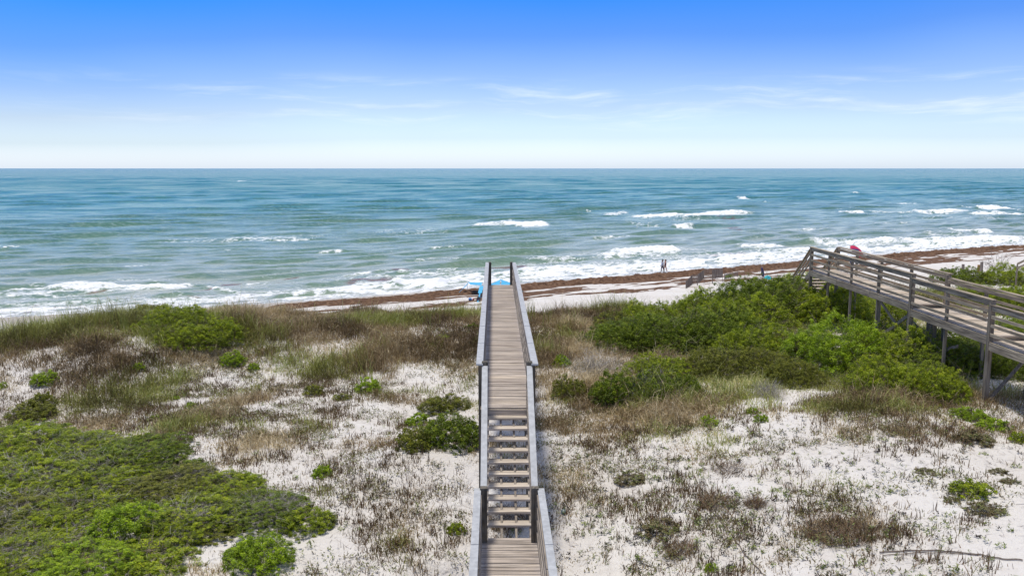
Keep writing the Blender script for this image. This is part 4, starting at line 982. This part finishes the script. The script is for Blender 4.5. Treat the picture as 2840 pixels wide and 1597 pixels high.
# bag and cooler under the shade
def blob(name, c, r3, mat, par, seed=0, top=.6):
    mb = MB(); mb.lathe(c, [(r3[0] * .8, 0), (r3[0], r3[2] * .25), (r3[0] * .95, r3[2] * .6), (r3[0] * top, r3[2] * .9), (0.01, r3[2])], 12, r3[1] / r3[0]); return mb.build(name, mat, par, True)
p = gp(1327, 836); bg_ = empty("beach_bag", p, "black backpack standing on the sand under the left turquoise shade", "bag")
blob("bag_body", p, (.22, .15, .50), M_dark, bg_); blob("bag_pocket", p + Vector((0, -.16, .04)), (.14, .06, .24), M_navy, bg_); mb = MB(); mb.tube([p + Vector((-.1, 0, .44)), p + Vector((0, 0, .58)), p + Vector((.1, 0, .44))], .018, 5); mb.build("bag_strap", M_dark, bg_)
p = gp(1306, 834); tw = empty("beach_towel", p, "blue and red rolled beach towel beside the black backpack", "towel")
mb = MB(); mb.tube([p + Vector((-.24, 0, .16)), p + Vector((-.20, 0, .16)), p + Vector((.02, 0, .17)), p + Vector((.06, 0, .17))], [.08, .17, .17, .12], 12); mb.build("blue_roll", M_lblue, tw, True)
mb = MB(); mb.tube([p + Vector((.07, 0, .15)), p + Vector((.19, .02, .15))], [.14, .13], 12); mb.build("white_roll", M_white, tw, True)
mb = MB(); mb.tube([p + Vector((.195, .02, .14)), p + Vector((.30, .02, .14)), p + Vector((.34, .02, .14))], [.13, .12, .06], 12); mb.build("red_roll", M_red, tw, True)
# navy closed umbrella and turquoise one
def base_at(px, ybot, depth): x, y, _ = aty(px, ybot, depth); return Vector((x, y, float(h(x, y))))
y2 = 98.
tp = Vector(aty(2113, 741, y2)); bt = Vector(aty(2117, 768, y2)); g0 = Vector((bt.x + .03, y2, float(h(bt.x, y2))))
um = empty("closed_umbrella", g0, "tall closed navy umbrella standing upright on the beach beyond the right thicket", "umbrella")
mb = MB(); mb.tube([g0 - Vector((0, 0, .2)), bt, tp + Vector((0, 0, .08))], .02, 6); mb.build("pole", M_alu, um)
mb = MB(); axis = tp - bt; prof = [(.0, .05), (.06, .09), (.25, .13), (.55, .14), (.8, .10), (.95, .05), (1, .01)]
b0 = len(mb.v); nn = 16
for q, r_ in prof:
    c_ = bt + axis * q
    for k in range(nn): a = 2 * math.pi * k / nn; rr = r_ * (1 + .22 * math.cos(8 * a)); mb.v.append((c_.x + rr * math.cos(a), c_.y + rr * math.sin(a), c_.z))
for i in range(len(prof) - 1):
    for k in range(nn): a = b0 + i * nn + k; b_ = b0 + i * nn + (k + 1) % nn; mb.f.append((a, b_, b_ + nn, a + nn))
mb.build("folded_canopy", M_navy, um, True)
def open_umbrella(c, r, tilt, label, mats, pole_to, depth=.42):
    o_ = empty("beach_umbrella", pole_to, label, "umbrella"); tm = Matrix.Translation(c) @ Matrix.Rotation(tilt[0], 4, 'X') @ Matrix.Rotation(tilt[1], 4, 'Y')
    for part in range(len(mats)):
        mb = MB()
        for k in range(8):
            if (k * len(mats) // 8) != part: continue
            a0, a1 = k * math.pi / 4, (k + 1) * math.pi / 4; rings = []
            for i in range(6):
                q = i / 5; zz = depth * r * (1 - q ** 1.8) ; row = []
                for j in range(4):
                    a = a0 + (a1 - a0) * j / 3; rr = r * q * (1 - .06 * math.sin(math.pi * j / 3) * q); row.append((rr * math.cos(a), rr * math.sin(a), zz + .02 * math.sin(math.pi * j / 3) * q))
                rings.append(row)
            for off_ in (0, -.015):
                b0 = len(mb.v)
                for row in rings:
                    for p_ in row: mb.v.append(tuple(tm @ Vector((p_[0], p_[1], p_[2] + off_))))
                for i in range(5):
                    for j in range(3): a = b0 + i * 4 + j; mb.f.append((a, a + 1, a + 5, a + 4))
        mb.build("canopy_panels", mats[part], o_)
    mb = MB(); mb.tube([pole_to - Vector((0, 0, .2)), tm @ Vector((0, 0, depth * r + .06))], .022, 6); mb.build("pole", M_alu, o_)
    return o_
c = Vector(aty(2129, 771, 96.)); g = Vector((c.x + .1, 96., float(h(c.x, 96.))))
open_umbrella(c, .42, (R(18), R(-6)), "low turquoise umbrella on the beach beside the closed navy one", [M_teal], g, .75)
c = Vector(aty(2376, 697, 118.)); g = Vector((c.x + .2, 119.0, float(h(c.x, 119.0))))
open_umbrella(c, 1.15, (R(38), R(24)), "tilted crimson and navy umbrella on the beach behind the old boardwalk railing", [M_pink, M_pink, M_navy, M_pink], g, .35)
p = Vector(aty(2366, 724, 116.)); p.z = float(h(p.x, p.y)); ch = empty("beach_chair", p, "low navy beach chair in front of the crimson umbrella", "chair")
mb = MB(); mb.beam(p + Vector((-.28, 0, .28)), p + Vector((.28, 0, .28)), .5, .03); mb.build("seat", M_navy, ch)
mb = MB(); mb.beam(p + Vector((0, .24, .29)), p + Vector((0, .42, .95)), .56, .03, (0, 1, 0)); mb.build("backrest", M_navy, ch)
for sx_ in (-.27, .27):
    mb = MB(); mb.tube([p + Vector((sx_, -.25, 0)), p + Vector((sx_, .2, .3))], .014, 5); mb.build("leg", M_alu, ch)
    mb = MB(); mb.tube([p + Vector((sx_, .3, 0)), p + Vector((sx_, -.2, .3))], .014, 5); mb.build("leg", M_alu, ch)

# sand fence
def fence(pxs, zt, label, slat_h, gap, skip=()):
    pts = [gp(a, b_) for a, b_ in pxs]; f_ = empty("sand_fence", pts[0], label, "fence", "wooden sand fences on the beach")
    for i, p in enumerate(pts):
        mb = MB(); r_ = .05 if i % 2 == 0 else .03; mb.tube([(p.x, p.y, p.z - .3), (p.x + random.uniform(-.05, .05), p.y, p.z + zt[i])], [r_, r_ * .9], 6); mb.build("post", M_slat, f_)
    for i in range(len(pts) - 1):
        a, b_ = pts[i], pts[i + 1]; L_ = (b_ - a).length; n_ = int(L_ / gap); mb = MB()
        for k in range(1, n_):
            q = k / n_; c_ = a.lerp(b_, q); lo = zt[i] * (1 - q) + zt[i + 1] * q; z0 = c_.z + lo - slat_h - .05 + random.uniform(-.03, .03)
            mb.beam((c_.x, c_.y, z0), (c_.x + random.uniform(-.02, .02), c_.y, z0 + slat_h), .038, .012, (0, 1, 0))
        for fz in (.25, .5, .8):
            mb.beam((a.x, a.y + .02, a.z + zt[i] - slat_h * (1 - fz) - .05), (b_.x, b_.y + .02, b_.z + zt[i + 1] - slat_h * (1 - fz) - .05), .008, .008)
        mb.build("slat_panel", M_slat, f_)
    return f_
fence([(1903, 800), (1919, 790), (1934, 792), (1953, 786), (1976, 787), (2004, 782)], [.9, 1.2, 1.35, 1.75, 1.75, 1.7], "weathered slat sand fence on posts at the left tip of the right thicket", 1.1, .085)
fence([(2010, 776), (2026, 772), (2045, 768)], [.75, .7, .75], "low stretch of sand fence running behind the grey grass toward the water", .6, .14)
def stump(px, py, hgt, r_, mat, label):
    p = gp(px, py); mb = MB(); mb.tube([(p.x, p.y, p.z - .3), (p.x, p.y, p.z + hgt)], [r_, r_ * .9], 8); tag(mb.build("wooden_post", mat), label, "post", "short wooden posts on the beach")
stump(2713, 755, .95, .17, M_orange, "short orange brown post on the beach behind the old boardwalk")
stump(2721, 756, 1.35, .20, M_slat, "taller grey post right beside the orange brown one")
stump(2670, 752, .9, .20, M_slat, "short grey post on the beach left of the orange brown one")
# glass float on the sand and dead bare bush at far right
p = gp(1563, 1424); mb = MB(); mb.lathe((p.x, p.y, p.z - .03), [(.005, .0), (.05, .015), (.07, .06), (.065, .10), (.035, .118), (.024, .12), (.024, .14), (.005, .142)], 16)
tag(mb.build("round_jar", plain("dull_glass", (.20, .24, .20), .25, .2, 10, 0, .5), None, True), "round grey green jar lying on the sand right of the lower boardwalk", "jar")
p = gp(1556, 1270); mb = MB(); mb.lathe((p.x, p.y, p.z - .02), [(.005, 0), (.04, .015), (.055, .05), (.04, .09), (.005, .1)], 12)
tag(mb.build("round_gourd", M_stem, None, True), "small dark brown gourd on the sand right of the stairs", "gourd")
p = gp(2765, 745); r_ = empty("bare_bush", p, "leafless dark bush standing on the beach at the far right", "shrub"); tb = link("branches", twig_mesh("branches", 77, 26, .011, poke=1.1, sub=3), M_stem, r_, False); tb.scale = (1.9, 1.9, 2.4)
mb = MB(); A_ = Vector(aty(2822, 732, 70)); B_ = Vector(aty(2875, 706, 66)); mb.beam(A_, B_, .10, .14); mb.beam(A_ - Vector((0, 0, .35)), B_ - Vector((0, 0, .35)), .05, .12)
st_ = empty("stair_rail", A_, "end of a brown wooden stair rail poking in at the far right edge", "railing"); mb.build("rail_board", O_y, st_)
mb = MB(); mb.tube([(B_.x, B_.y, float(h(B_.x, B_.y)) - .2), tuple(B_)], .07, 6); mb.build("post", O_z, st_); mb = MB(); mb.tube([(A_.x, A_.y, float(h(A_.x, A_.y)) - .2), tuple(A_)], .07, 6); mb.build("post", O_z, st_)

# ------------------------------------------------------------------ people
SKF = 1.28
def skin(name, joints, edges, mat, par, root=0, sub=2):
    me = bpy.data.meshes.new(name); me.from_pydata([j[0] for j in joints], edges, []); me.update()
    o_ = link(name, me, mat, par, False)
    m_ = o_.modifiers.new("skin", 'SKIN'); m_.use_smooth_shade = True
    for i, j in enumerate(joints):
        r_ = j[1]; r_ = (r_, r_) if not isinstance(r_, tuple) else r_
        me.skin_vertices[0].data[i].radius = (r_[0] * SKF, r_[1] * SKF); me.skin_vertices[0].data[i].use_root = (i == root)
    s_ = o_.modifiers.new("sub", 'SUBSURF'); s_.levels = sub; s_.render_levels = sub
    return o_
def person(px, py, face, hgt, label, skinm, female):
    g_ = gp(px, py); root = empty("person", g_, label, "person", "couple walking along the beach"); root.rotation_euler.z = face; k = hgt / 1.75; root.scale = (k, k, k)
    sh, hp_, tw_ = (.165, .10, .12) if female else (.20, .09, .13)
    J = []; E = []
    def j(p, r, par_=None): J.append((p, r)); i = len(J) - 1; (E.append((par_, i)) if par_ is not None else None); return i
    # faces +x, walking mid-stride
    pel = j((0, 0, .95), (tw_ + .01, .125)); wa = j((.01, 0, 1.10), (.095 if female else .115, tw_ - .01), pel); chs = j((.02, 0, 1.30), (.11, tw_ + .03), wa); nb = j((.015, 0, 1.46), (.065, .075), chs); nk = j((.025, 0, 1.52), .05, nb)
    hd0 = j((.035, 0, 1.60), (.075, .07), nk); hd = j((.035, 0, 1.68), (.095, .08), hd0); j((.02, 0, 1.745), (.07, .06), hd)
    nose = j((.135, 0, 1.645), .014, hd0)
    for s in (-1, 1):
        fw = s * (1 if not female else -1)
        hip = j((.0, s * hp_, .90), .088, pel); kn = j((.15 * fw + .03, s * hp_, .50), .056, hip); calf = j((.15 * fw - .02, s * hp_, .36), .055, kn); an = j((.22 * fw - .04, s * hp_, .09), .034, calf)
        j((.22 * fw - .08, s * hp_, .04), .032, an); t1 = j((.22 * fw + .07, s * hp_, .03), .032, an); j((.22 * fw + .14, s * hp_, .025), .022, t1)
        so = j((.0, s * sh, 1.42), .052, nb); eb = j((-.10 * fw, s * (sh + .05), 1.15), .036, so); wr_ = j((-.12 * fw + .10, s * (sh + .04), .93), .024, eb)
        pm = j((-.12 * fw + .12, s * (sh + .03), .87), (.022, .036), wr_)
        for q in range(4):
            f1 = j((-.12 * fw + .10 + q * .019, s * (sh + .028), .825 - .004 * (q in (1, 2))), .0085, pm); j((-.12 * fw + .105 + q * .018, s * (sh + .012), .785 - .008 * (q in (1, 2))), .007, f1)
        th_ = j((-.12 * fw + .155, s * (sh + .01), .86), .010, pm); j((-.12 * fw + .165, s * (sh - .004), .825), .008, th_)
    skin("body", J, E, skinm, root)
    def piece(name, js, es, mat): skin(name, [(p_, tuple(1.22 * q for q in (r_ if isinstance(r_, tuple) else (r_, r_)))) for p_, r_ in js], es, mat, root, 0, 1)
    def hair(back):
        mb = MB(); mb.lathe((-.012, 0, 1.66), [(.104, -.02), (.112, .03), (.106, .075), (.08, .115), (.04, .135), (.002, .14)], 16, .88)
        mb.tube([(-.06, 0, 1.70), (-.085, 0, 1.66), (-.08, 0, 1.58 - back), (-.07, 0, 1.565 - back)], [.05, .065, .05, .02], 10)
        e_ = mb.build('hair', M_hair, None, True); e_.parent = root
    def rings(name, prof, mat, sq=1.25, tubes=()):
        mb = MB(); mb.lathe((.012, 0, 0), [(.002, prof[0][1])] + prof + [(.002, prof[-1][1])], 18, sq)
        for pts, rad in tubes: mb.tube(pts, rad, 12)
        e_ = mb.build(name, mat, None, True); e_.parent = root
    if female:
        rings("swimsuit", [(.10, .84), (.165, .92), (.14, 1.08), (.165, 1.30), (.12, 1.38)], M_suit, 1.12); hair(.05)
    else:
        rings("shirt", [(.165, .93), (.17, 1.08), (.18, 1.30), (.15, 1.42), (.075, 1.50)], M_shirt, 1.22, [([(0, s * .17, 1.43), (-.03 * s, s * .24, 1.36), (-.07 * s, s * .262, 1.22)], [.075, .085, .078]) for s in (-1, 1)])
        rings("shorts", [(.165, .97), (.175, .88), (.13, .80)], M_short, 1.12, [([(.0, s * .10, .88), (.09 * s + .02, s * .105, .70), (.14 * s + .03, s * .105, .54)], [.12, .112, .10]) for s in (-1, 1)]); hair(-.03)
    for s in (-1, 1):
        mb = MB(); 
        c_ = Vector((.122, s * .032, 1.675)); mb.lathe(c_ - Vector((0, 0, .01)), [(.001, 0), (.010, .006), (.010, .014), (.001, .02)], 8); e_ = mb.build("eye", M_hair, None); e_.parent = root
        mb = MB(); mb.lathe(Vector((.03, s * .082, 1.635)), [(.002, 0), (.014, .015), (.016, .045), (.002, .06)], 8, .5); e_ = mb.build("ear", skinm, None); e_.parent = root
    mb = MB(); mb.beam((.122, -.025, 1.605), (.122, .025, 1.605), .008, .008); e_ = mb.build("mouth", M_red, None); e_.parent = root
person(1837, 755, R(170), 1.72, "man in a pale grey shirt and dark shorts walking along the water's edge", M_skinA, False)
person(1845, 754.5, R(175), 1.70, "woman in a dark maroon swimsuit walking beside the man in the grey shirt", M_skinB, True)
